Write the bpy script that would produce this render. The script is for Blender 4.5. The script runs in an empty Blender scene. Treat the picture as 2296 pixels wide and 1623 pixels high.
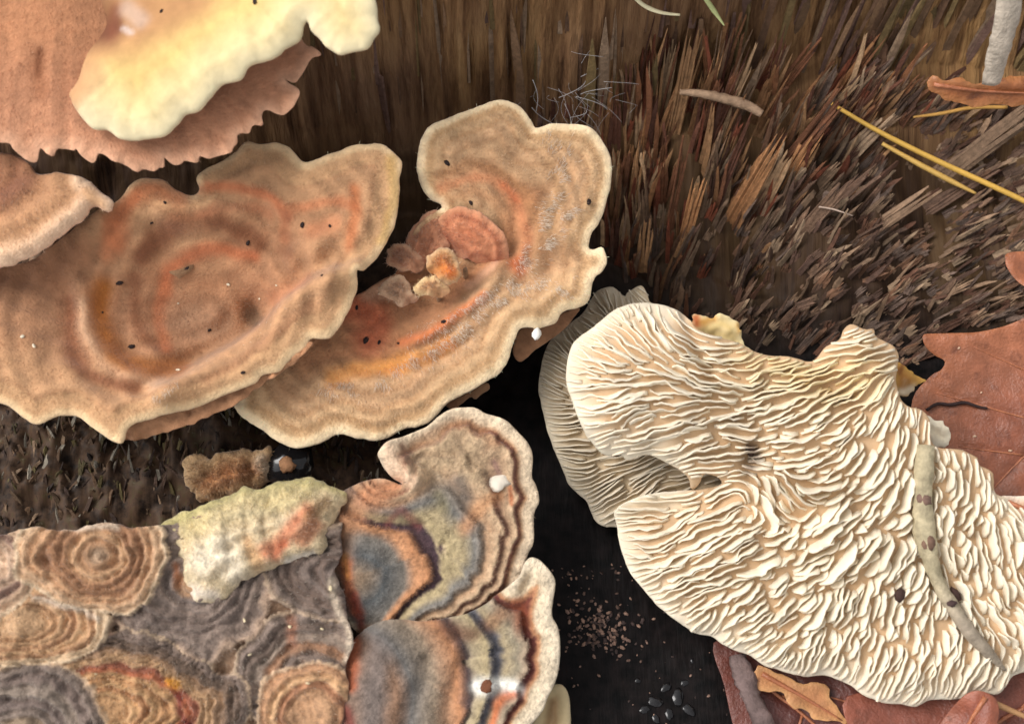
import bpy, math, random
import numpy as np
from mathutils import Vector
from mathutils.bvhtree import BVHTree
from mathutils.geometry import delaunay_2d_cdt

S = 0.01                      # all layout numbers are centimetres
random.seed(7)
RNG = np.random.default_rng(7)
sc = bpy.context.scene
col = sc.collection

# ------------------------------------------------------------------ camera
PITCH = math.radians(65)      # looking down on the stump
DIST = 22.2
LENS = 50.0
FW = np.array([0, math.cos(PITCH), -math.sin(PITCH)])
UP = np.array([0, math.sin(PITCH), math.cos(PITCH)])
RT = np.array([1.0, 0, 0])
CAM = -DIST * FW
W0, H0 = 2296.0, 1623.0       # layout measured on a 2296 x 1623 view of the photograph
FPX = W0 * LENS / 36.0
cd = bpy.data.cameras.new('camera')
cam = bpy.data.objects.new('camera', cd)
col.objects.link(cam)
cam.location = CAM * S
cam.rotation_euler = (math.pi / 2 - PITCH, 0, 0)
cd.lens = LENS
cd.sensor_width = 36
cd.clip_start = 0.005
cd.clip_end = 100
cd.dof.use_dof = True
cd.dof.focus_distance = 0.208
cd.dof.aperture_fstop = 26
sc.camera = cam

# ------------------------------------------------------------------ sky, sun, exposure
SUN_EL, SUN_AZ = math.radians(50), math.radians(-82)     # azimuth from +Y, clockwise
w = bpy.data.worlds.new('World')
sc.world = w
w.use_nodes = True
nt = w.node_tree
nt.nodes.clear()
sky = nt.nodes.new('ShaderNodeTexSky')
sky.sky_type = 'NISHITA'
sky.sun_disc = False
sky.sun_elevation = SUN_EL
sky.sun_rotation = SUN_AZ
sky.dust_density = 3.0
hs = nt.nodes.new('ShaderNodeHueSaturation')              # overcast: nearly colourless sky
hs.inputs['Saturation'].default_value = 0.1
bg = nt.nodes.new('ShaderNodeBackground')
bg.inputs['Strength'].default_value = 0.135
wo = nt.nodes.new('ShaderNodeOutputWorld')
nt.links.new(sky.outputs[0], hs.inputs['Color'])
nt.links.new(hs.outputs[0], bg.inputs[0])
nt.links.new(bg.outputs[0], wo.inputs[0])
sl = bpy.data.lights.new('sun', 'SUN')
sl.energy = 1.15
sl.angle = math.radians(32)
sl.color = (1.0, 0.95, 0.9)
so = bpy.data.objects.new('sun', sl)
col.objects.link(so)
so.rotation_euler = Vector((-math.sin(SUN_AZ) * math.cos(SUN_EL), -math.cos(SUN_AZ) * math.cos(SUN_EL),
                            -math.sin(SUN_EL))).to_track_quat('-Z', 'Y').to_euler()
sc.view_settings.view_transform = 'Standard'
sc.view_settings.look = 'None'
sc.view_settings.gamma = 1
sc.view_settings.exposure = 0.58
sc.cycles.use_denoising = True
sc.cycles.max_bounces = 6

# ------------------------------------------------------------------ helpers
def lin(c):
    c = np.asarray(c, float) / 255.0
    return np.where(c <= 0.04045, c / 12.92, ((c + 0.055) / 1.055) ** 2.4)

_T = np.random.default_rng(3).random((256, 256))
def vnoise(x, y, seed=0):
    x = np.asarray(x, float) + seed * 17.31; y = np.asarray(y, float) + seed * 9.77
    xi = np.floor(x).astype(int); yi = np.floor(y).astype(int)
    fx = x - xi; fy = y - yi
    fx = fx * fx * (3 - 2 * fx); fy = fy * fy * (3 - 2 * fy)
    g = lambda a, b: _T[a & 255, b & 255]
    return (g(xi, yi) * (1 - fx) + g(xi + 1, yi) * fx) * (1 - fy) + (g(xi, yi + 1) * (1 - fx) + g(xi + 1, yi + 1) * fx) * fy
def fbm(x, y, seed=0, o=4):
    s = 0; a = 0.5
    for k in range(o):
        s = s + a * vnoise(x * 2 ** k, y * 2 ** k, seed + k * 3); a *= 0.5
    return s / (1 - 0.5 ** o) - 0.5

def ray(px, py):
    d = FW * FPX + RT * (px - W0 / 2) - UP * (py - H0 / 2)
    return d / np.linalg.norm(d)
def at(px, py, z):
    d = ray(px, py)
    return CAM + d * ((z - CAM[2]) / d[2])
def to_px(P):
    P = np.atleast_2d(P) - CAM
    k = FPX / (P @ FW)
    return np.stack([W0 / 2 + (P @ RT) * k, H0 / 2 - (P @ UP) * k], 1)

def mesh_obj(name, V, F, mat, parent=None, base=None, colors=None, smooth=True, extra=None):
    V = np.asarray(V, float)
    b = np.zeros(3) if base is None else np.asarray(base, float)
    me = bpy.data.meshes.new(name)
    me.from_pydata(((V - b) * S).tolist(), [], F if isinstance(F, list) else F.tolist())
    if smooth:
        me.polygons.foreach_set('use_smooth', np.ones(len(me.polygons), bool))
    if colors is not None:
        a = me.color_attributes.new('Col', 'FLOAT_COLOR', 'POINT')
        c = np.ones((len(V), 4), np.float32); c[:, :3] = colors
        a.data.foreach_set('color', c.ravel())
    if extra is not None:
        for k, v in extra.items():
            if v.ndim == 1:
                a = me.attributes.new(k, 'FLOAT', 'POINT'); a.data.foreach_set('value', v.astype(np.float32))
            else:
                a = me.attributes.new(k, 'FLOAT_VECTOR', 'POINT'); a.data.foreach_set('vector', v.astype(np.float32).ravel())
    me.update()
    o = bpy.data.objects.new(name, me)
    col.objects.link(o)
    me.materials.append(mat)
    if parent is not None:
        o.parent = parent
    else:
        o.location = b * S
    return o
def thing(name, label, cat, base, group=None):
    e = bpy.data.objects.new(name, None)
    e.empty_display_size = 0.005
    col.objects.link(e)
    e.location = np.asarray(base) * S
    return tag(e, label, cat, group)
def tag(o, label, cat, group=None):
    o['label'] = label; o['category'] = cat
    if group: o['group'] = group
    return o

# ------------------------------------------------------------------ materials
def nodes_of(m):
    m.use_nodes = True
    t = m.node_tree
    return t, t.nodes, t.links, t.nodes['Principled BSDF']
def cm_coords(N, L, scale=(100, 100, 100), attr=None):
    mp = N.new('ShaderNodeMapping'); mp.inputs['Scale'].default_value = scale
    if attr:
        a = N.new('ShaderNodeAttribute'); a.attribute_name = attr; L.new(a.outputs['Vector'], mp.inputs[0])
    else:
        tc = N.new('ShaderNodeTexCoord'); L.new(tc.outputs['Object'], mp.inputs[0])
    return mp
def mat_attr(name, rough=0.85, grain=9.0, amount=0.35, bump=0.25, bump_scale=18.0, sheen=0.0, sss=0.0, translucent=0.0,
             spec=0.25, fleck=None, detail=6.0):
    """Colour comes from the thing's own 'Col' attribute, broken up by fine noise."""
    m = bpy.data.materials.new(name)
    t, N, L, B = nodes_of(m)
    at_ = N.new('ShaderNodeAttribute'); at_.attribute_name = 'Col'
    mp = cm_coords(N, L)
    n1 = N.new('ShaderNodeTexNoise'); n1.inputs['Scale'].default_value = grain; n1.inputs['Detail'].default_value = detail
    n1.inputs['Roughness'].default_value = 0.65
    L.new(mp.outputs[0], n1.inputs['Vector'])
    mr = N.new('ShaderNodeMapRange'); mr.inputs['From Min'].default_value = 0.28; mr.inputs['From Max'].default_value = 0.72
    mr.inputs['To Min'].default_value = 1 - amount; mr.inputs['To Max'].default_value = 1 + amount * 0.75
    L.new(n1.outputs['Fac'], mr.inputs[0])
    mx = N.new('ShaderNodeMix'); mx.data_type = 'RGBA'; mx.blend_type = 'MULTIPLY'; mx.inputs['Factor'].default_value = 1
    L.new(at_.outputs['Color'], mx.inputs[6]); L.new(mr.outputs[0], mx.inputs[7])
    out = mx.outputs[2]
    if fleck:
        n3 = N.new('ShaderNodeTexNoise'); n3.inputs['Scale'].default_value = fleck[1]; n3.inputs['Detail'].default_value = 3
        L.new(mp.outputs[0], n3.inputs['Vector'])
        r3 = N.new('ShaderNodeMapRange'); r3.inputs['From Min'].default_value = fleck[2]; r3.inputs['From Max'].default_value = fleck[2] + 0.1
        r3.inputs['To Max'].default_value = fleck[3]
        L.new(n3.outputs['Fac'], r3.inputs[0])
        m3 = N.new('ShaderNodeMix'); m3.data_type = 'RGBA'
        L.new(r3.outputs[0], m3.inputs['Factor']); L.new(out, m3.inputs[6]); m3.inputs[7].default_value = (*lin(fleck[0]), 1)
        out = m3.outputs[2]
    L.new(out, B.inputs['Base Color'])
    B.inputs['Roughness'].default_value = rough
    B.inputs['Specular IOR Level'].default_value = spec
    B.inputs['Sheen Weight'].default_value = sheen
    B.inputs['Sheen Roughness'].default_value = 0.5
    if sss:
        B.inputs['Subsurface Weight'].default_value = sss
        B.inputs['Subsurface Radius'].default_value = (1.0, 0.6, 0.35)
        B.inputs['Subsurface Scale'].default_value = 0.0012
    n2 = N.new('ShaderNodeTexNoise'); n2.inputs['Scale'].default_value = bump_scale; n2.inputs['Detail'].default_value = 5
    L.new(mp.outputs[0], n2.inputs['Vector'])
    bp = N.new('ShaderNodeBump'); bp.inputs['Strength'].default_value = bump; bp.inputs['Distance'].default_value = 0.0006
    L.new(n2.outputs['Fac'], bp.inputs['Height']); L.new(bp.outputs[0], B.inputs['Normal'])
    if translucent:
        tr = N.new('ShaderNodeBsdfTranslucent'); L.new(out, tr.inputs[0])
        ms = N.new('ShaderNodeMixShader'); ms.inputs[0].default_value = translucent
        L.new(B.outputs[0], ms.inputs[1]); L.new(tr.outputs[0], ms.inputs[2])
        L.new(ms.outputs[0], N['Material Output'].inputs[0])
    return m
M_CAP = mat_attr('velvety_cap', rough=0.9, grain=7, amount=0.2, bump=0.35, bump_scale=26, sheen=0.25, spec=0.15)
M_TAIL = mat_attr('turkey_tail_cap', rough=0.85, grain=11, amount=0.42, bump=0.6, bump_scale=22, sheen=0.2, spec=0.2)
M_SMOOTH = mat_attr('cream_cap', rough=0.8, grain=3, amount=0.12, bump=0.15, bump_scale=10, sheen=0.15, spec=0.2)
M_FUZZ = mat_attr('fuzz', rough=0.9, grain=3, amount=0.1, bump=0, translucent=0.25)
M_GILL = mat_attr('gill_tissue', rough=0.7, grain=4, amount=0.09, bump=0.12, bump_scale=16, spec=0.25, translucent=0.13)
M_LEAF = mat_attr('oak_leaf', rough=0.4, grain=3.5, amount=0.3, bump=0.35, bump_scale=24, spec=0.5, fleck=((96, 52, 36), 4.0, 0.58, 0.55), detail=10)
M_SPLINT = mat_attr('splintered_wood', rough=0.75, grain=10, amount=0.4, bump=0.4, bump_scale=30, spec=0.3)
M_DEBRIS = mat_attr('debris', rough=0.8, grain=12, amount=0.4, bump=0.4, bump_scale=30)
M_NEEDLE = mat_attr('needle', rough=0.5, grain=5, amount=0.15, bump=0.1, spec=0.4)
M_TWIG = mat_attr('twig_bark', rough=0.8, grain=8, amount=0.35, bump=0.4, bump_scale=20)
def mat_drop():
    m = bpy.data.materials.new('wet_black')
    t, N, L, B = nodes_of(m)
    n = N.new('ShaderNodeTexNoise'); n.inputs['Scale'].default_value = 800
    r = N.new('ShaderNodeValToRGB'); r.color_ramp.elements[0].color = (0.004, 0.004, 0.005, 1); r.color_ramp.elements[1].color = (0.02, 0.018, 0.018, 1)
    L.new(n.outputs['Fac'], r.inputs[0]); L.new(r.outputs[0], B.inputs['Base Color'])
    B.inputs['Roughness'].default_value = 0.12
    return m
M_DROP = mat_drop()
def mat_wood():
    """Rotten stump wood: grain runs along the second coordinate of 'guv'; 'wet' blends to the black soaked ledge."""
    m = bpy.data.materials.new('rotten_wood')
    t, N, L, B = nodes_of(m)
    mp = cm_coords(N, L, (5.5, 0.4, 1), 'guv')
    n1 = N.new('ShaderNodeTexNoise'); n1.inputs['Scale'].default_value = 1.0; n1.inputs['Detail'].default_value = 10; n1.inputs['Roughness'].default_value = 0.68
    L.new(mp.outputs[0], n1.inputs['Vector'])
    r1 = N.new('ShaderNodeValToRGB')
    e = r1.color_ramp.elements
    e[0].position = 0.30; e[0].color = (*lin((78, 58, 46)), 1)
    e[1].position = 0.74; e[1].color = (*lin((206, 174, 142)), 1)
    for p, c in ((0.42, (134, 104, 80)), (0.52, (164, 132, 102)), (0.62, (178, 146, 114))):
        x = e.new(p); x.color = (*lin(c), 1)
    L.new(n1.outputs['Fac'], r1.inputs[0])
    # broad stains: olive/ochre and purplish brown
    mp2 = cm_coords(N, L, (0.45, 0.22, 1), 'guv')
    n2 = N.new('ShaderNodeTexNoise'); n2.inputs['Scale'].default_value = 1.0; n2.inputs['Detail'].default_value = 4
    L.new(mp2.outputs[0], n2.inputs['Vector'])
    r2 = N.new('ShaderNodeValToRGB')
    r2.color_ramp.elements[0].position = 0.35; r2.color_ramp.elements[0].color = (0.62, 0.52, 0.5, 1)
    r2.color_ramp.elements[1].position = 0.68; r2.color_ramp.elements[1].color = (0.98, 0.84, 0.52, 1)
    L.new(n2.outputs['Fac'], r2.inputs[0])
    mx = N.new('ShaderNodeMix'); mx.data_type = 'RGBA'; mx.blend_type = 'MULTIPLY'; mx.inputs['Factor'].default_value = 0.8
    L.new(r1.outputs[0], mx.inputs[6]); L.new(r2.outputs[0], mx.inputs[7])
    # soaked black wood
    mp3 = cm_coords(N, L, (1, 1, 1), 'guv')
    n3 = N.new('ShaderNodeTexNoise'); n3.inputs['Scale'].default_value = 5; n3.inputs['Detail'].default_value = 8
    L.new(mp3.outputs[0], n3.inputs['Vector'])
    r3 = N.new('ShaderNodeValToRGB')
    r3.color_ramp.elements[0].position = 0.35; r3.color_ramp.elements[0].color = (*lin((8, 7, 7)), 1)
    r3.color_ramp.elements[1].position = 0.8; r3.color_ramp.elements[1].color = (*lin((34, 27, 26)), 1)
    L.new(n3.outputs['Fac'], r3.inputs[0])
    wt = N.new('ShaderNodeAttribute'); wt.attribute_name = 'wet'
    m2 = N.new('ShaderNodeMix'); m2.data_type = 'RGBA'
    L.new(wt.outputs['Fac'], m2.inputs['Factor']); L.new(mx.outputs[2], m2.inputs[6]); L.new(r3.outputs[0], m2.inputs[7])
    # mossy, grey-brown rot
    ms = N.new('ShaderNodeAttribute'); ms.attribute_name = 'rot'
    n4 = N.new('ShaderNodeTexNoise'); n4.inputs['Scale'].default_value = 3.2; n4.inputs['Detail'].default_value = 7; n4.inputs['Roughness'].default_value = 0.7
    L.new(mp3.outputs[0], n4.inputs['Vector'])
    r4 = N.new('ShaderNodeValToRGB')
    e = r4.color_ramp.elements
    e[0].position = 0.36; e[0].color = (*lin((34, 27, 24)), 1)
    e[1].position = 0.72; e[1].color = (*lin((128, 116, 100)), 1)
    for p, c in ((0.46, (66, 52, 42)), (0.55, (84, 64, 50)), (0.62, (80, 68, 48))):
        x = e.new(p); x.color = (*lin(c), 1)
    L.new(n4.outputs['Fac'], r4.inputs[0])
    m4 = N.new('ShaderNodeMix'); m4.data_type = 'RGBA'
    L.new(ms.outputs['Fac'], m4.inputs['Factor']); L.new(m2.outputs[2], m4.inputs[6]); L.new(r4.outputs[0], m4.inputs[7])
    L.new(m4.outputs[2], B.inputs['Base Color'])
    rr = N.new('ShaderNodeMapRange'); rr.inputs['To Min'].default_value = 0.8; rr.inputs['To Max'].default_value = 0.5
    L.new(wt.outputs['Fac'], rr.inputs[0]); L.new(rr.outputs[0], B.inputs['Roughness'])
    B.inputs['Specular IOR Level'].default_value = 0.1
    mp5 = cm_coords(N, L, (22, 3, 1), 'guv')
    n5 = N.new('ShaderNodeTexNoise'); n5.inputs['Scale'].default_value = 1; n5.inputs['Detail'].default_value = 6
    L.new(mp5.outputs[0], n5.inputs['Vector'])
    bp = N.new('ShaderNodeBump'); bp.inputs['Strength'].default_value = 0.6; bp.inputs['Distance'].default_value = 0.0016
    bs = N.new('ShaderNodeMapRange'); bs.inputs['To Min'].default_value = 0.7; bs.inputs['To Max'].default_value = 0.1
    L.new(wt.outputs['Fac'], bs.inputs[0]); L.new(bs.outputs[0], bp.inputs['Strength'])
    L.new(n5.outputs['Fac'], bp.inputs['Height']); L.new(bp.outputs[0], B.inputs['Normal'])
    return m
M_WOOD = mat_wood()
def mat_ground():
    m = bpy.data.materials.new('forest_floor')
    t, N, L, B = nodes_of(m)
    mp = cm_coords(N, L)
    n = N.new('ShaderNodeTexNoise'); n.inputs['Scale'].default_value = 0.6; n.inputs['Detail'].default_value = 9
    L.new(mp.outputs[0], n.inputs['Vector'])
    r = N.new('ShaderNodeValToRGB'); r.color_ramp.elements[0].color = (0.02, 0.014, 0.01, 1); r.color_ramp.elements[1].color = (0.16, 0.085, 0.05, 1)
    L.new(n.outputs['Fac'], r.inputs[0]); L.new(r.outputs[0], B.inputs['Base Color'])
    B.inputs['Roughness'].default_value = 0.9
    return m

# ------------------------------------------------------------------ the stump and the ground
LP = np.array([(-16, -1.6), (-7, -0.15), (-2.5, 0.0), (1.2, 0.2), (2.4, 0.5), (3.0, 0.9), (3.35, 1.7), (3.6, 3.0), (3.9, 4.6), (4.3, 6.2)])
RP = np.array([(-16, -1.6), (-7, -0.15), (-2.5, 0.0), (0.0, 0.05), (1.3, 0.35), (2.9, 0.85), (4.6, 1.5), (5.0, 2.4), (5.35, 4.2), (5.8, 6.2)])
NX, NS = 700, 330
Xs = np.linspace(-15, 15, NX)
cum = np.concatenate([[0], np.cumsum(np.linalg.norm(np.diff(LP, axis=0), axis=1))])
u_ = np.linspace(0, 1, NS)
tpar = np.interp(u_, [0, 0.12, 1], [0, cum[1], cum[-1]])
XX, TT = np.meshgrid(Xs, tpar)
k = np.clip((XX - 0.8) / 3.0, 0, 1); k = k * k * (3 - 2 * k)
YY = np.interp(TT, cum, LP[:, 0]) * (1 - k) + np.interp(TT, cum, RP[:, 0]) * k
ZZ = np.interp(TT, cum, LP[:, 1]) * (1 - k) + np.interp(TT, cum, RP[:, 1]) * k
wall = np.clip((TT - cum[5]) / 1.0, 0, 1)                     # 1 on the upright face
slope = np.clip((TT - cum[3]) / 1.5, 0, 1) * (1 - wall)
gr = fbm(XX * 4.2 + 0.6 * fbm(XX, TT * 0.3, 9), TT * 0.22, 1, 5) + 0.5 * fbm(XX * 12, TT * 0.5, 2, 3)
crack = np.clip(vnoise(XX * 2.1 + 0.5 * vnoise(XX, TT * .4, 4), TT * 0.16, 5) - 0.72, 0, 1) * 3.0
YY = YY - wall * (gr * 0.42) + wall * crack * 0.45
YY = YY + wall * 0.5 * fbm(XX * 0.5, TT * 0.4, 11, 3)
lump = fbm(XX * 1.1, TT * 1.1, 6, 5)
leftrot = np.clip((-1.2 - XX) / 2.0, 0, 1) * np.clip((YY + 5.5) / 2.0, 0, 1) * np.clip((2.5 - YY) / 1.5, 0, 1) * (1 - wall)
ZZ = ZZ + (1 - wall) * (lump * (0.10 + 1.1 * slope + 0.9 * leftrot) + 0.35 * leftrot * fbm(XX * 5, TT * 1.6, 8, 4)) + leftrot * 0.55
wet = np.clip(1 - wall * 1.2 - 0.22 * slope, 0, 1)
rot = np.clip(leftrot * 1.6, 0, 1)
SV = np.stack([XX.ravel(), YY.ravel(), ZZ.ravel()], 1)
ii, jj = np.meshgrid(np.arange(NS - 1), np.arange(NX - 1), indexing='ij')
a = (ii * NX + jj).ravel()
SF = np.stack([a, a + 1, a + NX + 1, a + NX], 1)
# back and underside of the stump, so that it is a solid block
BVH_WOOD = BVHTree.FromPolygons([tuple(v) for v in SV], SF.tolist())
top = np.arange(NX) + (NS - 1) * NX
back = SV[top] + np.array([0, 9.0, 0.4])
foot = SV[top].copy(); foot[:, 1] = 15; foot[:, 2] = -2.2
front = SV[:NX].copy(); front[:, 2] = -2.2
n0 = len(SV)
SV2 = np.vstack([SV, back, foot, front])
j = np.arange(NX - 1)
F2 = np.vstack([SF, np.stack([top[j], top[j + 1], n0 + j + 1, n0 + j], 1),
                np.stack([n0 + j, n0 + j + 1, n0 + NX + j + 1, n0 + NX + j], 1),
                np.stack([n0 + 2 * NX + j, n0 + 2 * NX + j + 1, j + 1, j], 1)])
pad = lambda arr, v: np.concatenate([arr.ravel(), np.full(3 * NX, v)])
guv = np.stack([pad(XX, 0), pad(TT, 0), np.zeros(len(SV2))], 1)
guv[n0:, 0] = np.tile(Xs, 3)
stump = thing('tree_stump', 'rotting tree stump with upright brown grained face and black soaked ledge', 'stump', (0, 0, 0))
mesh_obj('wood_body', SV2, F2, M_WOOD, stump, (0, 0, 0), extra={'guv': guv, 'wet': pad(wet, 0.2), 'rot': pad(rot, 0)})
gv = [(-400, -400, -1.9), (400, -400, -1.9), (400, 400, -1.9), (-400, 400, -1.9)]
g = mesh_obj('ground', gv, [[0, 1, 2, 3]], mat_ground(), smooth=False)
g['kind'] = 'structure'

def wood_hit(px, py):
    d = ray(px, py)
    h = BVH_WOOD.ray_cast(Vector(CAM), Vector(d))
    return None if h[0] is None else np.array(h[0])
def wood_below(P):
    h = BVH_WOOD.ray_cast(Vector(P) + Vector((0, 0, 0.02)), Vector((0, 0, -1)))
    return None if h[0] is None else np.array(h[0])

# ------------------------------------------------------------------ sheets: caps, leaves
def catmull(pts, n=10, closed=True):
    P = np.asarray(pts, float); out = []; N = len(P)
    rng = range(N) if closed else range(N - 1)
    for i in rng:
        if closed: p0, p1, p2, p3 = P[i - 1], P[i], P[(i + 1) % N], P[(i + 2) % N]
        else: p0, p1, p2, p3 = P[max(i - 1, 0)], P[i], P[i + 1], P[min(i + 2, N - 1)]
        t = np.linspace(0, 1, n, endpoint=False)[:, None]
        out.append(0.5 * (2 * p1 + (p2 - p0) * t + (2 * p0 - 5 * p1 + 4 * p2 - p3) * t ** 2 + (3 * p1 - p0 - 3 * p2 + p3) * t ** 3))
    if not closed: out.append(P[-1:])
    return np.vstack(out)
def resample(P, step, closed=True):
    Q = np.vstack([P, P[:1]]) if closed else P
    d = np.concatenate([[0], np.cumsum(np.linalg.norm(np.diff(Q, axis=0), axis=1))])
    n = max(int(d[-1] / step), 2)
    s = np.linspace(0, d[-1], n, endpoint=not closed)
    return np.stack([np.interp(s, d, Q[:, i]) for i in range(Q.shape[1])], 1)
def seg_dist(P, A, B, chunk=4000):
    """distance to the nearest of the segments A-B, and that segment's index"""
    D = np.empty(len(P)); I = np.empty(len(P), int)
    AB = B - A; L2 = np.maximum((AB ** 2).sum(1), 1e-12)
    for s in range(0, len(P), chunk):
        p = P[s:s + chunk]
        t = np.clip(((p[:, None] - A[None]) * AB[None]).sum(2) / L2, 0, 1)
        q = A[None] + t[..., None] * AB[None] - p[:, None]
        d2 = (q ** 2).sum(2)
        I[s:s + chunk] = d2.argmin(1); D[s:s + chunk] = np.sqrt(d2.min(1))
    return D, I
def poly_dist(P, pts):
    pts = np.atleast_2d(np.asarray(pts, float))
    if len(pts) == 1: return np.linalg.norm(P - pts[0], axis=1)
    return seg_dist(P, pts[:-1], pts[1:])[0]
def inside(P, poly):
    r = np.zeros(len(P), bool)
    x, y = P[:, 0], P[:, 1]
    A = poly; B = np.roll(poly, -1, 0)
    for (x1, y1), (x2, y2) in zip(A, B):
        if y1 == y2: continue
        c = ((y1 > y) != (y2 > y))
        r ^= c & (x < (x2 - x1) * (y - y1) / (y2 - y1) + x1)
    return r

class Sheet:
    """A thin body traced as an outline on its own tilted plane in space, with relief, thickness and rounded edge."""
    def __init__(s, outline, ref, n, spine, margin=None, step=0.05, edge=0.05, thick=0.25, frill=0.0, frill_len=0.25,
                 prof=None, rings=None, steps=None, scallop=None, terrace=None, bandcenter=None, streak=0.07, grit=0.0, zone=None, fans=None, flutes=None, ridges=(), dents=(), rough=0.015, bands=((0, (200, 170, 140)),), warp=0.12,
                 paint=(), under=(150, 115, 90), speckle=0.06, seed=1, smooth_n=8, straight=False, hair_dir=True):
        s.n = np.asarray(n, float) / np.linalg.norm(n)
        s.o = at(*ref)
        s.e1 = np.cross(np.array([0, 1.0, 0]), s.n); s.e1 /= np.linalg.norm(s.e1)
        s.e2 = np.cross(s.n, s.e1)
        out_px = np.asarray(outline, float) if straight else catmull(outline, smooth_n)
        out = resample(s.plane2d(out_px), step * 0.8)
        if frill:
            tg = np.roll(out, -1, 0) - np.roll(out, 1, 0); tg /= np.linalg.norm(tg, axis=1)[:, None] + 1e-9
            nn = np.stack([tg[:, 1], -tg[:, 0]], 1)
            ar = np.arange(len(out)) * step * 0.8
            out = out + nn * (frill * 2 * (fbm(ar / frill_len, ar * 0, seed + 20, 3)))[:, None]
        s.out = out
        lo, hi = out.min(0), out.max(0)
        gx, gy = np.meshgrid(np.arange(lo[0], hi[0], step), np.arange(lo[1], hi[1], step * 0.87))
        gx[1::2] += step / 2
        G = np.stack([gx.ravel(), gy.ravel()], 1)
        G += (np.random.default_rng(seed).random(G.shape) - 0.5) * step * 0.3
        G = G[inside(G, out)]
        dB, _ = seg_dist(G, out, np.roll(out, -1, 0))
        G = G[dB > max(edge * 0.9, step * 0.55)]
        extra = []
        tg = np.roll(out, -1, 0) - np.roll(out, 1, 0); tg /= np.linalg.norm(tg, axis=1)[:, None] + 1e-9
        area = 0.5 * np.sum(out[:, 0] * np.roll(out[:, 1], -1) - np.roll(out[:, 0], -1) * out[:, 1])
        nn = np.stack([-tg[:, 1], tg[:, 0]], 1) * (1 if area > 0 else -1)
        for f in (0.12, 0.4):
            q = out + nn * edge * f
            d, _ = seg_dist(q, out, np.roll(out, -1, 0))
            extra.append(q[(d > edge * f * 0.85) & inside(q, out)])
        pts = np.vstack([out] + extra + [G])
        nb = len(out)
        ed = [(i, (i + 1) % nb) for i in range(nb)]
        vv, _, ff, *_r = delaunay_2d_cdt([Vector(p) for p in pts], ed, [list(range(nb))], 1, 1e-5)
        P = np.array([(v[0], v[1]) for v in vv])
        F = np.array([f for f in ff if len(f) == 3])
        A, B_ = out, np.roll(out, -1, 0)
        dB, _ = seg_dist(P, A, B_)
        opx = to_px(s.world(out))
        if margin is None: mk = np.ones(nb, bool)
        else: mk = margin(opx[:, 0], opx[:, 1])
        mk = mk & (opx[:, 0] > -400)
        dM, iM = seg_dist(P, A[mk], B_[mk])
        arc = (np.arange(nb) * step * 0.8)[mk][iM]
        sp = s.plane2d(np.asarray(spine, float))
        if len(sp) > 2: sp = catmull(sp, 6, False)
        dS = poly_dist(P, sp)
        t = dS / (dS + dM + 1e-6)
        if bandcenter is not None:        # inner growth zones are arcs round the point of attachment
            bc_ = s.plane2d([bandcenter[:2]])[0]
            far = np.maximum(bandcenter[2] - np.linalg.norm(P - bc_, axis=1), 0.5 * dM)
            kb = np.clip((dM - 0.25) / 0.6, 0, 1)
            dM = dM * (1 - kb) + far * kb
        px = to_px(s.world(P))
        h = rough * 2 * fbm(P[:, 0] * 3, P[:, 1] * 3, seed, 4)
        if grit: h += grit * 2 * fbm(P[:, 0] * 7, P[:, 1] * 7, seed + 33, 3)
        if zone:                          # narrow ribbed growth zones round the hub
            zq = (dS + 0.16 * fbm(P[:, 0] * 1.1, P[:, 1] * 1.1, seed + 91, 3) + 0.05 * fbm(P[:, 0] * 5, P[:, 1] * 5, seed + 92, 2)) / zone[1]
            zw = np.tanh(2.2 * np.sin(2 * np.pi * zq + 1.2 * np.sin(zq * 1.7))) * np.clip(dM / 0.25, 0, 1)
            h += zone[2] * zw
        if fans:                          # overlapping fans grown together, each banded in step with its own wavy rim
            FC = np.tile(lin((150, 124, 104)), (len(P), 1)); done = np.zeros(len(P), bool)
            for n_f, (fx, fy, rx_, ry_, pal_, wl) in enumerate(fans):
                dx, dy = (px[:, 0] - fx) / rx_, (px[:, 1] - fy) / ry_
                wob = 0.55 * fbm(P[:, 0] * 0.9, P[:, 1] * 0.9, seed + 93 + n_f, 3) + 0.24 * fbm(P[:, 0] * 3.5, P[:, 1] * 3.5, seed + 120 + n_f, 3)
                dn = np.hypot(dx, dy) * (1 + wob)
                m_ = (dn < 1) & ~done; done |= m_
                inw = (1 - dn[m_]) * rx_ / 150.0
                pl_ = np.array([lin(c) for c in pal_]); K = len(pl_)
                qq = np.clip(inw / wl + 0.6 * fbm(P[m_, 0] * 4, P[m_, 1] * 5, seed + 95, 3), 0, K - 1.001)
                i0 = np.floor(qq).astype(int); fr = np.clip((qq - i0 - 0.25) / 0.5, 0, 1)[:, None]
                FC[m_] = pl_[i0] * (1 - fr) + pl_[i0 + 1] * fr
                h[m_] += 0.02 * (len(fans) - n_f) + 0.035 * np.sin(2 * np.pi * (qq - np.floor(qq))) + 0.05 * np.clip(inw / 0.12, 0, 1)
        if prof: h += np.interp(t, [a for a, b in prof], [b for a, b in prof])
        wr = warp * 2 * fbm(P[:, 0] * 0.9, P[:, 1] * 0.9, seed + 5, 3) + 0.05 * fbm(P[:, 0] * 4, P[:, 1] * 4, seed + 8, 3)
        if scallop:
            wr = wr + scallop[0] * np.abs(np.sin(np.pi * arc / scallop[1] + 3 * fbm(arc * 0.3, arc * 0, seed + 15, 2))) * np.clip(dM / 0.4, 0, 1)
        if steps: h += np.interp(np.maximum(dM + wr * np.clip(dM / 0.3, 0.15, 1), 0), [a for a, b in steps], [b for a, b in steps])
        if rings: h += rings[0] * np.sin(2 * np.pi * (dM + wr * 0.6) / rings[1]) * np.clip(dM / 0.25, 0, 1)
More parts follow.
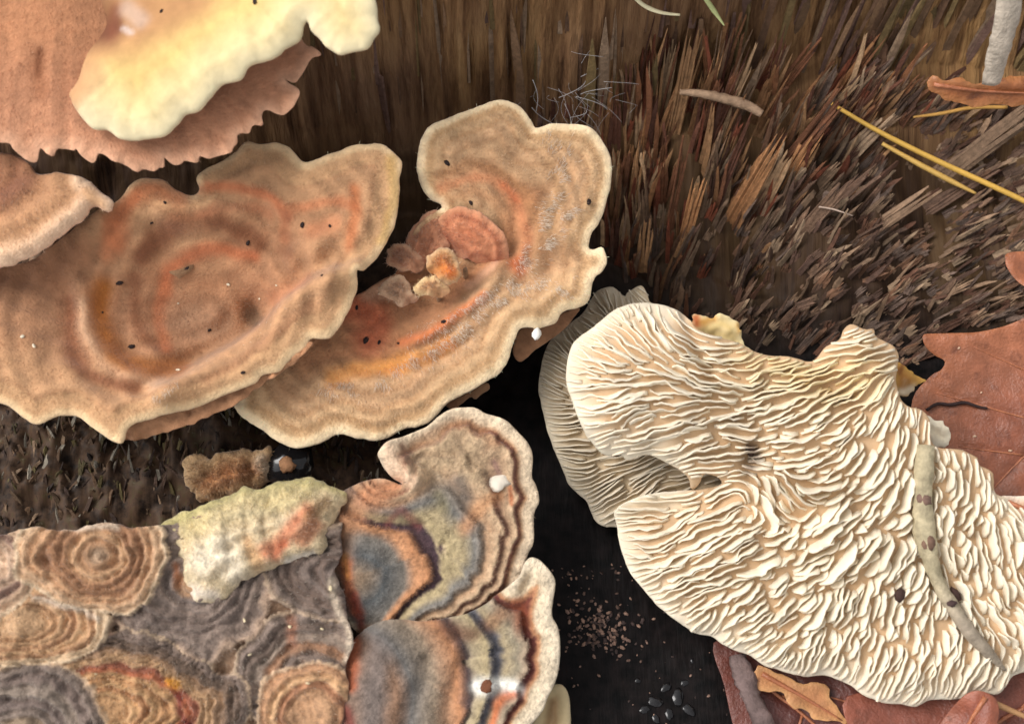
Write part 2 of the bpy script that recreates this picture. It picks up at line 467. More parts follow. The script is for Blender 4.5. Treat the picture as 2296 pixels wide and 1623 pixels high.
        if flutes: h += flutes[0] * 2 * fbm(arc / flutes[1], arc * 0, seed + 3, 2) * np.exp(-dM / flutes[2])
        if terrace:
            q_ = (fbm(P[:, 0] * 0.42, P[:, 1] * 0.42, seed + 70, 3) * terrace[1] + 0.25 * fbm(P[:, 0] * 3.5, P[:, 1] * 3.5, seed + 75, 3) + 40) + dM * 0.5
            f_ = q_ - np.floor(q_)
            h += terrace[0] * np.where(f_ < 0.12, 1 - f_ / 0.12, (f_ - 0.12) / 0.88) * np.clip(dM / 0.2, 0, 1)
        for pl, amp, sig in ridges:
            q = s.plane2d(catmull(pl, 6, False) if len(pl) > 2 else np.asarray(pl, float))
            d = poly_dist(P, q); h += amp * np.exp(-0.5 * (d / sig) ** 2)
        for (x, y, r, amp) in dents:
            d = np.hypot(px[:, 0] - x, px[:, 1] - y) / r; h += amp * np.exp(-0.5 * d ** 2)
        f = np.clip(dB / edge, 0, 1)
        rnd = edge * 0.5 * (np.sqrt(np.maximum(1 - (1 - f) ** 2, 0)))
        th = edge + (thick - edge) * (1 - np.exp(-dB / 0.5))
        top = h + rnd - edge * 0.5
        bot = top - np.where(dB < 1e-4, 0, rnd * 2 + (th - edge) * np.clip(dB / edge - 0.5, 0, 1))
        onb = dB < 1e-4
        s.P, s.F, s.h, s.dM, s.dB, s.dS, s.t, s.px = P, F, top, dM, dB, dS, t, px
        V = s.world(P, top)
        # colours
        bd = np.array([b[0] for b in bands]); bc = np.array([lin(b[1]) for b in bands])
        dd = np.maximum(dM + wr * np.clip(dM / 0.3, 0.15, 1), 0)
        C = np.stack([np.interp(dd, bd, bc[:, i]) for i in range(3)], 1)
        if zone: C = C * (1 + zone[0] * zw * np.clip((dM - 0.1) / 0.2, 0, 1))[:, None]
        if fans: C = FC * 0.7 + lin((172, 138, 106)) * 0.3
        if terrace:
            amp, freq, pal_, st = terrace
            q = (fbm(P[:, 0] * 0.42, P[:, 1] * 0.42, seed + 70, 3) * freq + 0.25 * fbm(P[:, 0] * 3.5, P[:, 1] * 3.5, seed + 75, 3) + 40) + dM * 0.5
            lv = np.floor(q).astype(int); fr = q - lv
            pc = np.array([lin(c) for c in pal_])[lv % len(pal_)]
            pc = pc * (1 - 0.25 * fr[:, None]) + lin((226, 206, 180)) * 0.25 * fr[:, None]
            C = C * (1 - st) + pc * st
        wpx = px + 26 * np.stack([fbm(P[:, 0] * 2.6, P[:, 1] * 2.6, seed + 31, 4), fbm(P[:, 0] * 2.6, P[:, 1] * 2.6, seed + 41, 4)], 1)
        for pl, wd, c, st in paint:
            pl = np.asarray(pl, float)
            if len(pl) > 2: pl = catmull(pl, 6, False)
            d = poly_dist(wpx, pl)
            k = st * np.exp(-(d / wd) ** 2.8)
            C = C * (1 - k[:, None]) + lin(c) * k[:, None]
        C = C * (1 + speckle * 4 * fbm(P[:, 0] * 9, P[:, 1] * 9, seed + 50, 3))[:, None]
        C = C * (1 + streak * 4 * fbm(arc / 0.09, dS * 0.5, seed + 52, 3))[:, None]
        s.C = np.clip(C, 0.003, 0.95)
        N0 = len(P)
        inner = np.where(~onb)[0]
        mp = np.arange(N0); mp[inner] = N0 + np.arange(len(inner))
        Vb = s.world(P[inner], bot[inner])
        # make sure faces point up
        a_, b_, c_ = V[F[:, 0]], V[F[:, 1]], V[F[:, 2]]
        flip = (np.cross(b_ - a_, c_ - a_) @ s.n) < 0
        F = F.copy(); F[flip] = F[flip][:, ::-1]
        s.F = F
        s.V = np.vstack([V, Vb]); s.Vt = V
        s.FF = np.vstack([F, mp[F][:, ::-1]])
        uc = lin(under) * (1 + 0.5 * fbm(P[inner][:, 0] * 3, P[inner][:, 1] * 3, seed + 60, 3))[:, None]
        s.CC = np.vstack([s.C, uc])
        s.bvh = BVHTree.FromPolygons([tuple(v) for v in V], F.tolist())
        s.bot = bot
    def plane2d(s, px):
        px = np.atleast_2d(np.asarray(px, float))
        out = []
        for x, y in px:
            d = ray(x, y)
            P = CAM + d * (((s.o - CAM) @ s.n) / (d @ s.n)) - s.o
            out.append((P @ s.e1, P @ s.e2))
        return np.array(out)
    def world(s, P, h=None):
        V = s.o + P[:, :1] * s.e1 + P[:, 1:2] * s.e2
        if h is not None: V = V + np.asarray(h)[:, None] * s.n
        return V
    def on(s, px, py):
        h = s.bvh.ray_cast(Vector(CAM), Vector(ray(px, py)))
        return (None, None) if h[0] is None else (np.array(h[0]), np.array(h[1]))
    def over(s, p2):
        """surface point under a 2-D plane position"""
        q = s.o + p2[0] * s.e1 + p2[1] * s.e2 + s.n * 5
        h = s.bvh.ray_cast(Vector(q), Vector(-s.n))
        return None if h[0] is None else np.array(h[0])
    def build(s, name, mat, parent, base):
        c = s.CC * np.array([1.08, 0.985, 0.89]) if mat is M_CAP else s.CC      # the velvety caps are a slightly rosier tan
        return mesh_obj(name, s.V, s.FF, mat, parent, base, c)

def fuzz(sh, parent, base, count, length=(0.05, 0.11), width=0.008, lift=0.6, white=0.25, where=None, seed=5, name='fuzz', lighten=1.15):
    """Short felt hairs combed towards the rim, too many to count."""
    r = np.random.default_rng(seed)
    tri = sh.Vt[sh.F]
    ar = np.linalg.norm(np.cross(tri[:, 1] - tri[:, 0], tri[:, 2] - tri[:, 0]), axis=1)
    ar = ar * np.clip((sh.dB[sh.F].mean(1) - 0.06) * 8, 0.03, 1)
    if where is not None: ar = ar * where(sh.px[sh.F].mean(1), sh.dM[sh.F].mean(1))
    idx = r.choice(len(ar), count, p=ar / ar.sum())
    u = r.random((count, 2)); fl = u.sum(1) > 1; u[fl] = 1 - u[fl]
    tr = tri[idx]
    P = tr[:, 0] + (tr[:, 1] - tr[:, 0]) * u[:, :1] + (tr[:, 2] - tr[:, 0]) * u[:, 1:]
    # direction: towards the margin (gradient of t)
    F = sh.F[idx]; p2 = sh.P[F]; tv = sh.dS[F] - sh.dM[F]
    e1 = p2[:, 1] - p2[:, 0]; e2 = p2[:, 2] - p2[:, 0]
    det = e1[:, 0] * e2[:, 1] - e1[:, 1] * e2[:, 0] + 1e-12
    d1 = tv[:, 1] - tv[:, 0]; d2 = tv[:, 2] - tv[:, 0]
    g2 = np.stack([(d1 * e2[:, 1] - d2 * e1[:, 1]) / det, (d2 * e1[:, 0] - d1 * e2[:, 0]) / det], 1)
    g2 /= np.linalg.norm(g2, axis=1)[:, None] + 1e-9
    g2 += r.normal(0, 0.35, g2.shape)
    dv = g2[:, :1] * sh.e1 + g2[:, 1:] * sh.e2 + sh.n * lift
    dv /= np.linalg.norm(dv, axis=1)[:, None]
    L = r.uniform(*length, count)[:, None]
    side = np.cross(dv, r.normal(0, 1, dv.shape)); side /= np.linalg.norm(side, axis=1)[:, None]
    a = P - side * width / 2 - sh.n * 0.01; b = P + side * width / 2 - sh.n * 0.01
    m = P + dv * L * 0.55 + side * width * 0.35; m2 = P + dv * L * 0.55 - side * width * 0.35
    c = P + dv * L - np.array([0, 0, 1.0]) * L * 0.12
    V = np.stack([a, b, m, m2, c], 1).reshape(-1, 3)
    i = np.arange(count) * 5
    Fh = np.vstack([np.stack([i, i + 1, i + 2], 1), np.stack([i, i + 2, i + 3], 1), np.stack([i + 3, i + 2, i + 4], 1)])
    cc = sh.C[F[:, 0]] * lighten
    k = (r.random(count) ** 2 * white if white < 0.8 else 0.65 + 0.35 * r.random(count))[:, None]
    cc = np.clip(cc * (1 - k) + lin((238, 228, 212)) * k, 0, 0.9)
    o = mesh_obj(name, V, Fh, M_FUZZ, parent, base, np.repeat(cc, 5, 0), smooth=False)
    o['kind'] = 'stuff'
    return o

def tube(pts, rad, sides=7, noise=0.0, seed=0, flat=1.0, cap=True):
    """swept tube through world points (cm); rad a number or a list"""
    P = np.asarray(pts, float); n = len(P)
    R = np.full(n, rad) if np.isscalar(rad) else np.interp(np.linspace(0, 1, n), np.linspace(0, 1, len(rad)), rad)
    T = np.gradient(P, axis=0); T /= np.linalg.norm(T, axis=1)[:, None] + 1e-12
    ref = np.array([0, 0, 1.0]) if abs(T[0][2]) < 0.9 else np.array([0, 1.0, 0])
    V = []
    r = np.random.default_rng(seed)
    ph = r.random(sides) * noise
    for i in range(n):
        a = np.cross(T[i], ref); a /= np.linalg.norm(a) + 1e-12
        b = np.cross(a, T[i])
        for q in range(sides):
            an = 2 * np.pi * q / sides
            rr = R[i] * (1 + ph[q] + noise * (r.random() - 0.5))
            V.append(P[i] + a * math.cos(an) * rr + b * math.sin(an) * rr * flat)
    F = []
    for i in range(n - 1):
        for q in range(sides):
            F.append([i * sides + q, i * sides + (q + 1) % sides, (i + 1) * sides + (q + 1) % sides, (i + 1) * sides + q])
    if cap:
        F.append(list(range(sides))[::-1]); F.append([(n - 1) * sides + q for q in range(sides)])
    return np.array(V), F
def uniform(V, c, var=0.15, seed=0, freq=6):
    V = np.asarray(V)
    return lin(c) * (1 + var * 2 * fbm(V[:, 0] * freq + V[:, 2] * 3, V[:, 1] * freq, seed, 3))[:, None]

def stalk(sh, px, py, parent, base, r0, r1, color=(150, 115, 85), lean=(0, 0.25)):
    """where the bracket grows out of the wood below it"""
    p = sh.over(sh.plane2d([(px, py)])[0])
    if p is None: p = sh.world(sh.plane2d([(px, py)]))[0]
    p = p - sh.n * 0.14
    q = p + np.array([lean[0], lean[1], 0])
    hb = wood_below(q)
    if hb is None: return
    hb = hb - np.array([0, 0, 0.15])
    t = np.linspace(0, 1, 8)[:, None]
    V, F = tube(p * (1 - t) + hb * t, [r0 * 0.22, r0 * 0.3, r0 * 0.6, r1], 12, 0.18, 3)
    mesh_obj('attachment', V, F, M_CAP, parent, base, uniform(V, color))
#@@CAPS
# ------------------------------------------------------------------ bracket fungi
SPECKS = []
def lump_mesh(P, r, n=None, seed=0, stretch=1.0, flat=0.7, sides=8):
    """small irregular grain"""
    rr = np.random.default_rng(seed)
    n = np.array([0, 0, 1.0]) if n is None else n
    a = np.cross(n, [0.3, 1, 0.1]); a /= np.linalg.norm(a); b = np.cross(n, a)
    an = rr.random() * 6.28
    a, b = a * math.cos(an) + b * math.sin(an), b * math.cos(an) - a * math.sin(an)
    V = [P - n * r * flat]; F = []
    lev = (-0.6, 0.05, 0.6)
    for z in lev:
        for q in range(sides):
            t = 2 * np.pi * q / sides; k = math.sqrt(1 - z * z) * r * rr.uniform(0.75, 1.2)
            V.append(P + a * math.cos(t) * k * stretch + b * math.sin(t) * k + n * z * r * flat)
    V.append(P + n * r * flat * 0.95)
    for q in range(sides):
        F.append([0, 1 + (q + 1) % sides, 1 + q])
        for l in range(2):
            o = 1 + l * sides
            F.append([o + q, o + (q + 1) % sides, o + sides + (q + 1) % sides, o + sides + q])
        F.append([1 + 2 * sides + q, 1 + 2 * sides + (q + 1) % sides, 1 + 3 * sides])
    return np.array(V), F
def specks(sh, spots, label, group, color=(48, 36, 34), cat='speck'):
    for i, (x, y, r, *where) in enumerate(spots):
        P, n = sh.on(x, y)
        if P is None: continue
        V, F = lump_mesh(P + n * r * 0.2, r * 0.68, n, seed=int(x * 7 + y), stretch=1.5, flat=0.6)
        o = mesh_obj('debris_speck', V, F, M_DEBRIS, None, P, uniform(V, color, 0.3))
        tag(o, (label.split(' on ')[0] + ' ' + where[0]) if where else label, cat, group)

# the felt-brown bracket with a torn fringe, under the cream one
A2 = Sheet([(-260, 300), (-60, 325), (13, 319), (26, 331), (43, 347), (66, 364), (83, 361), (88, 331), (103, 344), (122, 351), (129, 334), (165, 337),
            (172, 334), (184, 351), (205, 366), (215, 361), (222, 344), (238, 351), (251, 361), (281, 370), (308, 387), (321, 379), (344, 384),
            (357, 377), (369, 374), (367, 351), (387, 370), (407, 369), (413, 361), (443, 366), (450, 352), (470, 357), (496, 347), (519, 344),
            (523, 331), (533, 321), (534, 301), (559, 299), (566, 281), (590, 280), (587, 261), (595, 245), (632, 258), (652, 245), (665, 225),
            (670, 202), (648, 185), (638, 177), (662, 184), (678, 165), (698, 132), (721, 122), (701, 103), (681, 96), (640, 20), (560, -80),
            (300, -160), (-100, -160), (-300, 0)],
           (350, 300, 4.3), (0.02, -0.38, 0.92), [(150, -60), (330, -40)], margin=lambda x, y: (y > 90) & (x > -150), edge=0.025, thick=0.16,
           smooth_n=3, flutes=(0.04, 0.16, 0.8), rough=0.02, frill=0.012, frill_len=0.1,
           bands=((0, (206, 164, 138)), (0.2, (186, 138, 110)), (0.8, (178, 130, 102)), (1.5, (182, 132, 100)), (2.6, (176, 128, 96))),
           paint=[([(85, 110), (82, 165)], 10, (96, 54, 32), 0.85), ([(75, 150), (90, 200)], 22, (150, 100, 72), 0.5)], speckle=0.05, seed=11, streak=0.16)
A1 = Sheet([(142, 215), (165, 245), (198, 284), (218, 293), (238, 291), (261, 308), (288, 314), (331, 311), (370, 303), (397, 278), (413, 256),
            (447, 248), (473, 215), (496, 188), (536, 179), (559, 149), (595, 136), (625, 122), (635, 109), (668, 89), (683, 53), (690, 50),
            (698, 70), (728, 103), (758, 121), (791, 116), (821, 109), (835, 89), (848, 66), (843, 33), (838, 0), (810, -80), (600, -170),
            (300, -160), (130, -90), (95, 20), (110, 130)],
           (480, 140, 5.1), (-0.12, -0.42, 0.9), [(180, 20), (240, -60), (500, -130)], margin=lambda x, y: (y > -20) & (x > 150), edge=0.12, thick=0.4,
           smooth_n=5, frill=0.02, frill_len=0.22, prof=((0, -0.25), (0.3, -0.18), (0.6, 0.02), (0.85, 0.06), (1, -0.02)), flutes=(0.07, 0.5, 0.5),
           bands=((0, (240, 226, 186)), (0.25, (234, 212, 160)), (0.7, (222, 190, 122)), (1.1, (212, 174, 110)), (1.5, (200, 150, 100)), (2.2, (170, 120, 88))),
           paint=[([(95, 200), (90, 60), (160, -60), (300, -80)], 62, (172, 124, 92), 0.97),
                  ([(150, 190), (190, 110), (300, 60), (420, 0)], 55, (184, 134, 92), 0.8), ([(180, 20), (200, 50)], 58, (96, 48, 34), 0.92), ([(240, 10), (235, 70)], 22, (120, 66, 46), 0.8),
                  ([(160, 215), (200, 180)], 40, (196, 150, 104), 0.6),
                  ([(270, 10), (300, 40)], 22, (196, 168, 150), 0.7), ([(260, 60), (280, 70)], 9, (210, 190, 180), 0.8)],
           dents=[(205, 40, 45, -0.12)], seed=12,
           ridges=[([(105, 150), (90, 60), (100, -80)], -0.6, 0.3)])
base = wood_below(A2.world(A2.plane2d([(300, 0)]))[0])
base = base if base is not None else np.array([-6, 4, 2.0])
fA1 = thing('bracket_fungus', 'thick cream yellow bracket with pale rounded rim, topmost on the stump face', 'fungus', base, 'brackets growing on the stump')
A1.build('cap', M_SMOOTH, fA1, base)
fA2 = thing('bracket_fungus', 'thin pinkish brown bracket with torn toothed fringe under the cream yellow bracket', 'fungus', base, 'brackets growing on the stump')
A2.build('cap', M_CAP, fA2, base)
fuzz(A2, fA2, base, 5000, (0.04, 0.08), 0.006, 0.3, 0.15, seed=1)
specks(A1, [(155, 170, 0.045, 'on the brown inner side of the cream yellow bracket'), (362, 26, 0.03, 'by the white flecks of the cream yellow bracket'),
            (572, 5, 0.05, 'on the palest part of the cream yellow bracket')], 'tiny dark speck on the cream yellow bracket', 'specks on the cream bracket')

# small brown bracket with white frilled edge on the left
C1 = Sheet([(-160, 330), (-40, 338), (20, 342), (40, 354), (66, 367), (78, 387), (132, 387), (175, 394), (198, 404), (215, 423), (248, 447), (246, 470),
            (228, 468), (198, 465), (179, 490), (146, 516), (112, 543), (73, 567), (40, 586), (0, 596), (-160, 615)],
           (100, 480, 3.75), (-0.05, -0.34, 0.93), [(-60, 380), (60, 400)], margin=lambda x, y: (y > 420) | (x > 190), edge=0.09, thick=0.3,
           frill=0.035, frill_len=0.14, prof=((0, -0.05), (0.6, 0.05), (0.9, 0.04), (1, -0.06)), flutes=(0.08, 0.22, 0.3), rings=(0.02, 0.35),
           bands=((0, (232, 206, 182)), (0.12, (224, 194, 166)), (0.25, (190, 150, 116)), (0.6, (176, 134, 102)), (0.9, (140, 98, 74)), (1.2, (170, 128, 100))),
           paint=[([(60, 395), (10, 450)], 22, (128, 88, 72), 0.6), ([(225, 455), (205, 430)], 16, (200, 160, 122), 0.8)], seed=13)
base = wood_below(C1.world(C1.plane2d([(60, 420)]))[0])
fC = thing('bracket_fungus', 'small brown bracket with pale frilled rim overlapping the broad funnel shaped bracket', 'fungus', base, 'brackets growing on the stump')
C1.build('cap', M_CAP, fC, base)
stalk(C1, 20, 420, fC, base, 0.7, 0.9, lean=(0, 0.3))
fuzz(C1, fC, base, 2500, (0.04, 0.09), 0.007, 0.4, 0.3, seed=2)

# broad funnel-shaped bracket
B1 = Sheet([(255, 453), (288, 413), (318, 397), (361, 400), (390, 420), (413, 432), (430, 434), (443, 420), (437, 397), (456, 377), (496, 357),
            (529, 334), (549, 314), (579, 318), (619, 314), (645, 324), (662, 344), (681, 359), (711, 351), (758, 334), (791, 323), (851, 318),
            (874, 331), (897, 351), (901, 367), (894, 397), (896, 427), (887, 496), (874, 526), (845, 575), (815, 610), (803, 612), (800, 650),
            (770, 715), (738, 755), (695, 757), (685, 778), (645, 808), (625, 831), (589, 838), (569, 858), (496, 887), (430, 914), (364, 930),
            (304, 947), (284, 963), (275, 990), (258, 993), (232, 977), (195, 950), (172, 934), (129, 930), (83, 950), (50, 937), (20, 914), (0, 904),
            (-140, 860), (-240, 740), (-220, 620), (-60, 590), (40, 575), (120, 530), (200, 480)],
           (450, 700, 2.9), (0.03, -0.3, 0.95), [(415, 690), (440, 680)], margin=lambda x, y: ((y > 600) | (x > 430) | ((x > 250) & (y < 440))) & (x > -100),
           edge=0.07, thick=0.3, smooth_n=4, frill=0.014, frill_len=0.12,
           prof=((0, -0.95), (0.2, -0.88), (0.45, -0.6), (0.62, -0.3), (0.72, -0.08), (0.85, 0.03), (1, -0.06)), rings=(0.016, 0.3), flutes=(0.05, 0.35, 0.35),
           ridges=[([(365, 878), (440, 815), (520, 762), (600, 705), (700, 640), (790, 605)], 0.36, 0.15),
                   ([(345, 858), (425, 792), (505, 737), (585, 680), (680, 612), (765, 580)], -0.34, 0.16),
                   ([(600, 700), (690, 590), (800, 480)], 0.06, 0.25),
                   ([(165, 640), (185, 740), (250, 815), (340, 850)], 0.16, 0.11), ([(120, 640), (140, 760), (200, 845), (300, 880)], -0.1, 0.1),
                   ([(300, 560), (330, 500), (430, 470), (560, 480)], 0.05, 0.1),
                   ([(640, 330), (650, 420), (660, 480)], -0.07, 0.16)],
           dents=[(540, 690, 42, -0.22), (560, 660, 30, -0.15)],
           bands=((0, (240, 216, 178)), (0.08, (228, 200, 160)), (0.13, (196, 160, 124)), (0.3, (192, 156, 120)), (0.34, (172, 134, 102)), (0.4, (190, 152, 118)), (0.7, (178, 140, 108)), (1.0, (172, 132, 102)), (1.6, (168, 128, 100)), (2.2, (168, 132, 106))),
           paint=[([(175, 680), (195, 760), (260, 820), (340, 850)], 20, (206, 172, 144), 0.95),
                  ([(128, 650), (140, 760), (190, 830), (290, 862)], 15, (138, 94, 70), 0.9),
                  ([(215, 630), (205, 700), (235, 780), (300, 815), (380, 815)], 26, (160, 102, 50), 0.97),
                  ([(290, 600), (280, 680), (300, 740), (350, 770)], 16, (132, 90, 66), 0.8),
                  ([(310, 560), (380, 500), (470, 490), (570, 530)], 22, (128, 84, 60), 0.85),
                  ([(345, 630), (370, 570), (450, 545), (560, 560)], 14, (192, 116, 80), 0.75),
                  ([(350, 760), (330, 690), (350, 620)], 15, (190, 120, 84), 0.75),
                  ([(255, 530), (290, 450), (340, 420), (400, 440)], 28, (178, 104, 68), 0.7),
                  ([(230, 560), (250, 500), (300, 440)], 18, (196, 122, 84), 0.5),
                  ([(445, 425), (520, 418), (600, 440), (640, 480)], 13, (186, 96, 60), 0.6),
                  ([(450, 475), (540, 460), (600, 475)], 14, (176, 120, 90), 0.6),
                  ([(630, 520), (650, 470), (740, 450), (790, 470)], 12, (186, 112, 76), 0.55),
                  ([(780, 540), (795, 480), (790, 430)], 13, (186, 106, 62), 0.6),
                  ([(690, 510), (750, 500)], 20, (194, 124, 88), 0.45),
                  ([(640, 480), (630, 560)], 14, (146, 108, 84), 0.5),
                  ([(620, 545), (640, 552)], 14, (120, 80, 58), 0.6),
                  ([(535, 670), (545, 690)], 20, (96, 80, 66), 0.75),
                  ([(600, 650), (680, 620)], 22, (180, 122, 92), 0.5),
                  ([(880, 350), (885, 430), (860, 530)], 14, (206, 172, 110), 0.7),
                  ([(0, 600), (90, 600), (170, 560)], 40, (150, 108, 82), 0.55),
                  ([(390, 690), (450, 700)], 55, (164, 132, 108), 0.7),
                  ([(540, 730), (620, 690)], 18, (170, 130, 100), 0.6),
                  ([(470, 855), (580, 775), (700, 690)], 12, (156, 112, 84), 0.45)],
           under=(142, 106, 82), seed=14, zone=(0.11, 0.34, 0.012))
base = wood_below(B1.world(B1.plane2d([(430, 690)]))[0])
fB = thing('bracket_fungus', 'broad funnel shaped tan bracket with concentric orange zones and raised folded flap', 'fungus', base, 'brackets growing on the stump')
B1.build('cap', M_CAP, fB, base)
stalk(B1, 380, 560, fB, base, 1.0, 1.3, lean=(0, 0.4))
fuzz(B1, fB, base, 14000, (0.03, 0.07), 0.006, 0.5, 0.18, seed=3)
ridge_w = lambda pl, w: (lambda px, dM: np.exp(-(poly_dist(px, catmull(pl, 6, False)) / (w * 1.3)) ** 2) * (vnoise(px[:, 0] / 17, px[:, 1] / 17, 3) > 0.48) + 1e-6)
fuzz(B1, fB, base, 1800, (0.05, 0.12), 0.006, 0.5, 0.9, where=ridge_w([(365, 885), (440, 815), (520, 762), (600, 705), (640, 670)], 9), seed=4)
BU = Sheet([(275, 985), (284, 955), (330, 938), (430, 908), (500, 880), (560, 856), (640, 806), (690, 770), (700, 775), (660, 815), (600, 855), (530, 905),
            (470, 932), (420, 955), (364, 972), (310, 988)], (400, 930, 2.22), (0.03, -0.55, 0.84), [(450, 880), (600, 820)], edge=0.04, thick=0.2,
           flutes=(0.09, 0.1, 0.6), bands=((0, (182, 138, 106)), (0.3, (172, 128, 98))), seed=15, frill=0.02, frill_len=0.1)
BU.build('pore_layer', M_CAP, fB, base)
specks(B1, [(678, 505, 0.045, 'inside the orange arch of the funnel bracket right lobe'), (740, 507, 0.03, 'beside the outer foot of the orange arch on the funnel bracket'),
            (268, 634, 0.05, 'just above the ochre crescent of the funnel bracket'), (420, 603, 0.045, 'under the inner orange ring of the funnel bracket'),
            (295, 778, 0.05, 'inside the lower end of the ochre crescent on the funnel bracket'), (722, 618, 0.03, 'on the crest of the funnel bracket folded flap'),
            (470, 740, 0.03, 'in the hollow of the funnel bracket'), (230, 700, 0.02, 'on the ochre crescent of the funnel bracket'),
            (370, 455, 0.03, 'on the orange shoulder of the funnel bracket near its notch'), (340, 500, 0.025, 'below the orange shoulder of the funnel bracket'),
            (556, 545, 0.04, 'on the dark ring between the orange zones of the funnel bracket'), (545, 835, 0.035, 'near the lower rim of the funnel bracket folded flap')],
       'tiny dark speck on the broad funnel shaped bracket', 'specks on the funnel bracket')
specks(B1, [(512, 638, 0.03, 'above the dark pit of the funnel bracket'), (620, 640, 0.02, 'behind the folded flap of the funnel bracket'), (582, 670, 0.025, 'beside the dark pit of the funnel bracket'),
            (50, 755, 0.035, 'outside the pale ridge of the funnel bracket, upper of two'), (76, 776, 0.035, 'outside the pale ridge of the funnel bracket, lower of two'),
            (400, 680, 0.018, 'in the middle of the funnel bracket hollow'), (400, 830, 0.04, 'at the lower end of the funnel bracket folded flap')],
       'tiny cream crumb on the broad funnel shaped bracket', 'crumbs on the funnel bracket', (235, 222, 196), 'crumb')

# wavy two-lobed bracket in the middle
D1 = Sheet([(990, 463), (964, 447), (944, 417), (934, 380), (937, 337), (947, 304), (964, 281), (1007, 261), (1046, 245), (1083, 235), (1116, 222),
            (1149, 228), (1175, 245), (1195, 271), (1203, 283), (1235, 276), (1268, 276), (1318, 283), (1341, 298), (1357, 321), (1370, 347), (1374, 374),
            (1370, 417), (1360, 453), (1347, 496), (1327, 523), (1321, 550), (1334, 556), (1354, 553), (1362, 586), (1347, 613), (1331, 626), (1321, 669),
            (1301, 689), (1262, 700), (1248, 722), (1215, 735), (1172, 734), (1159, 748), (1149, 775), (1139, 811), (1116, 841), (1086, 858), (1046, 881),
            (1003, 904), (983, 927), (950, 954), (907, 960), (871, 980), (838, 988), (792, 980), (758, 973), (711, 997), (662, 1005), (628, 993),
            (579, 960), (546, 937), (529, 917), (526, 904), (560, 860), (640, 770), (740, 690), (810, 650), (850, 622), (885, 605), (905, 560), (940, 500)],
           (1000, 780, 2.05), (0.04, -0.36, 0.93), [(860, 650), (930, 620), (990, 570), (1010, 530)],
           margin=lambda x, y: ~((x < 990) & (y > 455) & (y < 900) & (x > 528)), edge=0.07, thick=0.28, smooth_n=4, frill=0.016, frill_len=0.12,
           prof=((0, -0.35), (0.25, -0.22), (0.55, 0.0), (0.85, 0.03), (1, -0.03)), rings=(0.012, 0.23), flutes=(0.07, 0.3, 0.3),
           ridges=[([(930, 770), (1020, 700), (1085, 655), (1110, 600)], 0.12, 0.1), ([(1190, 300), (1150, 370)], -0.06, 0.1),
                   ([(1340, 620), (1250, 660), (1150, 700)], 0.12, 0.2), ([(1330, 555), (1240, 600)], -0.1, 0.15),
                   ([(1200, 640), (1080, 760), (940, 850)], -0.05, 0.12)],
           bands=((0, (248, 232, 200)), (0.09, (240, 220, 184)), (0.13, (208, 178, 140)), (0.2, (192, 158, 120)), (0.24, (204, 174, 138)), (0.34, (200, 168, 132)), (0.38, (186, 150, 114)), (0.43, (200, 168, 134)), (0.54, (196, 162, 128)),
                  (0.58, (184, 148, 114)), (0.66, (198, 166, 132)), (0.8, (192, 158, 124)), (0.95, (168, 128, 96)), (1.05, (190, 140, 104)), (1.3, (176, 132, 98)), (1.6, (180, 136, 102)), (2, (160, 118, 92))),
           paint=[([(985, 400), (1040, 375), (1110, 385), (1170, 425), (1200, 480), (1205, 560)], 13, (168, 124, 88), 0.7),
                  ([(990, 425), (1050, 400), (1110, 412), (1160, 455), (1180, 520), (1170, 590)], 13, (206, 142, 104), 0.7),
                  ([(1130, 420), (1165, 450)], 8, (206, 122, 84), 0.6),
                  ([(1000, 450), (1060, 430), (1110, 450), (1145, 510)], 12, (186, 140, 104), 0.6),
                  ([(1160, 592), (1166, 606)], 17, (216, 112, 66), 0.9),
                  ([(1220, 360), (1250, 420), (1240, 520)], 9, (186, 150, 112), 0.5),
                  ([(740, 845), (830, 825), (930, 800), (1000, 775)], 20, (214, 152, 88), 0.8),
                  ([(990, 775), (1000, 770)], 14, (226, 150, 72), 0.8), ([(860, 832), (905, 828)], 14, (226, 158, 86), 0.7),
                  ([(900, 775), (980, 735), (1050, 690), (1085, 660)], 11, (218, 128, 80), 0.75),
                  ([(860, 800), (960, 762), (1060, 700)], 7, (156, 114, 84), 0.6),
                  ([(800, 690), (840, 715), (830, 750)], 42, (196, 108, 78), 0.75), ([(900, 690), (950, 700)], 24, (176, 128, 96), 0.7),
                  ([(830, 650), (870, 640)], 24, (214, 176, 150), 0.7), ([(1150, 620), (1200, 580), (1280, 570)], 26, (156, 118, 88), 0.5),
                  ([(1050, 640), (1100, 600), (1115, 560)], 10, (222, 178, 150), 0.7), ([(640, 870), (700, 800)], 35, (172, 130, 98), 0.5),
                  ([(1090, 690), (1190, 640), (1300, 610)], 10, (206, 172, 134), 0.6)],
           under=(136, 100, 76), seed=16, zone=(0.1, 0.25, 0.01))
base = wood_below(D1.world(D1.plane2d([(960, 640)]))[0])
fD = thing('bracket_fungus', 'wavy tan bracket with two round lobes and orange arcs beside the upturned gilled fungus', 'fungus', base, 'brackets growing on the stump')
D1.build('cap', M_CAP, fD, base)
stalk(D1, 980, 600, fD, base, 0.8, 1.1, lean=(0, 0.35))
fuzz(D1, fD, base, 16000, (0.03, 0.08), 0.006, 0.5, 0.22, seed=5)
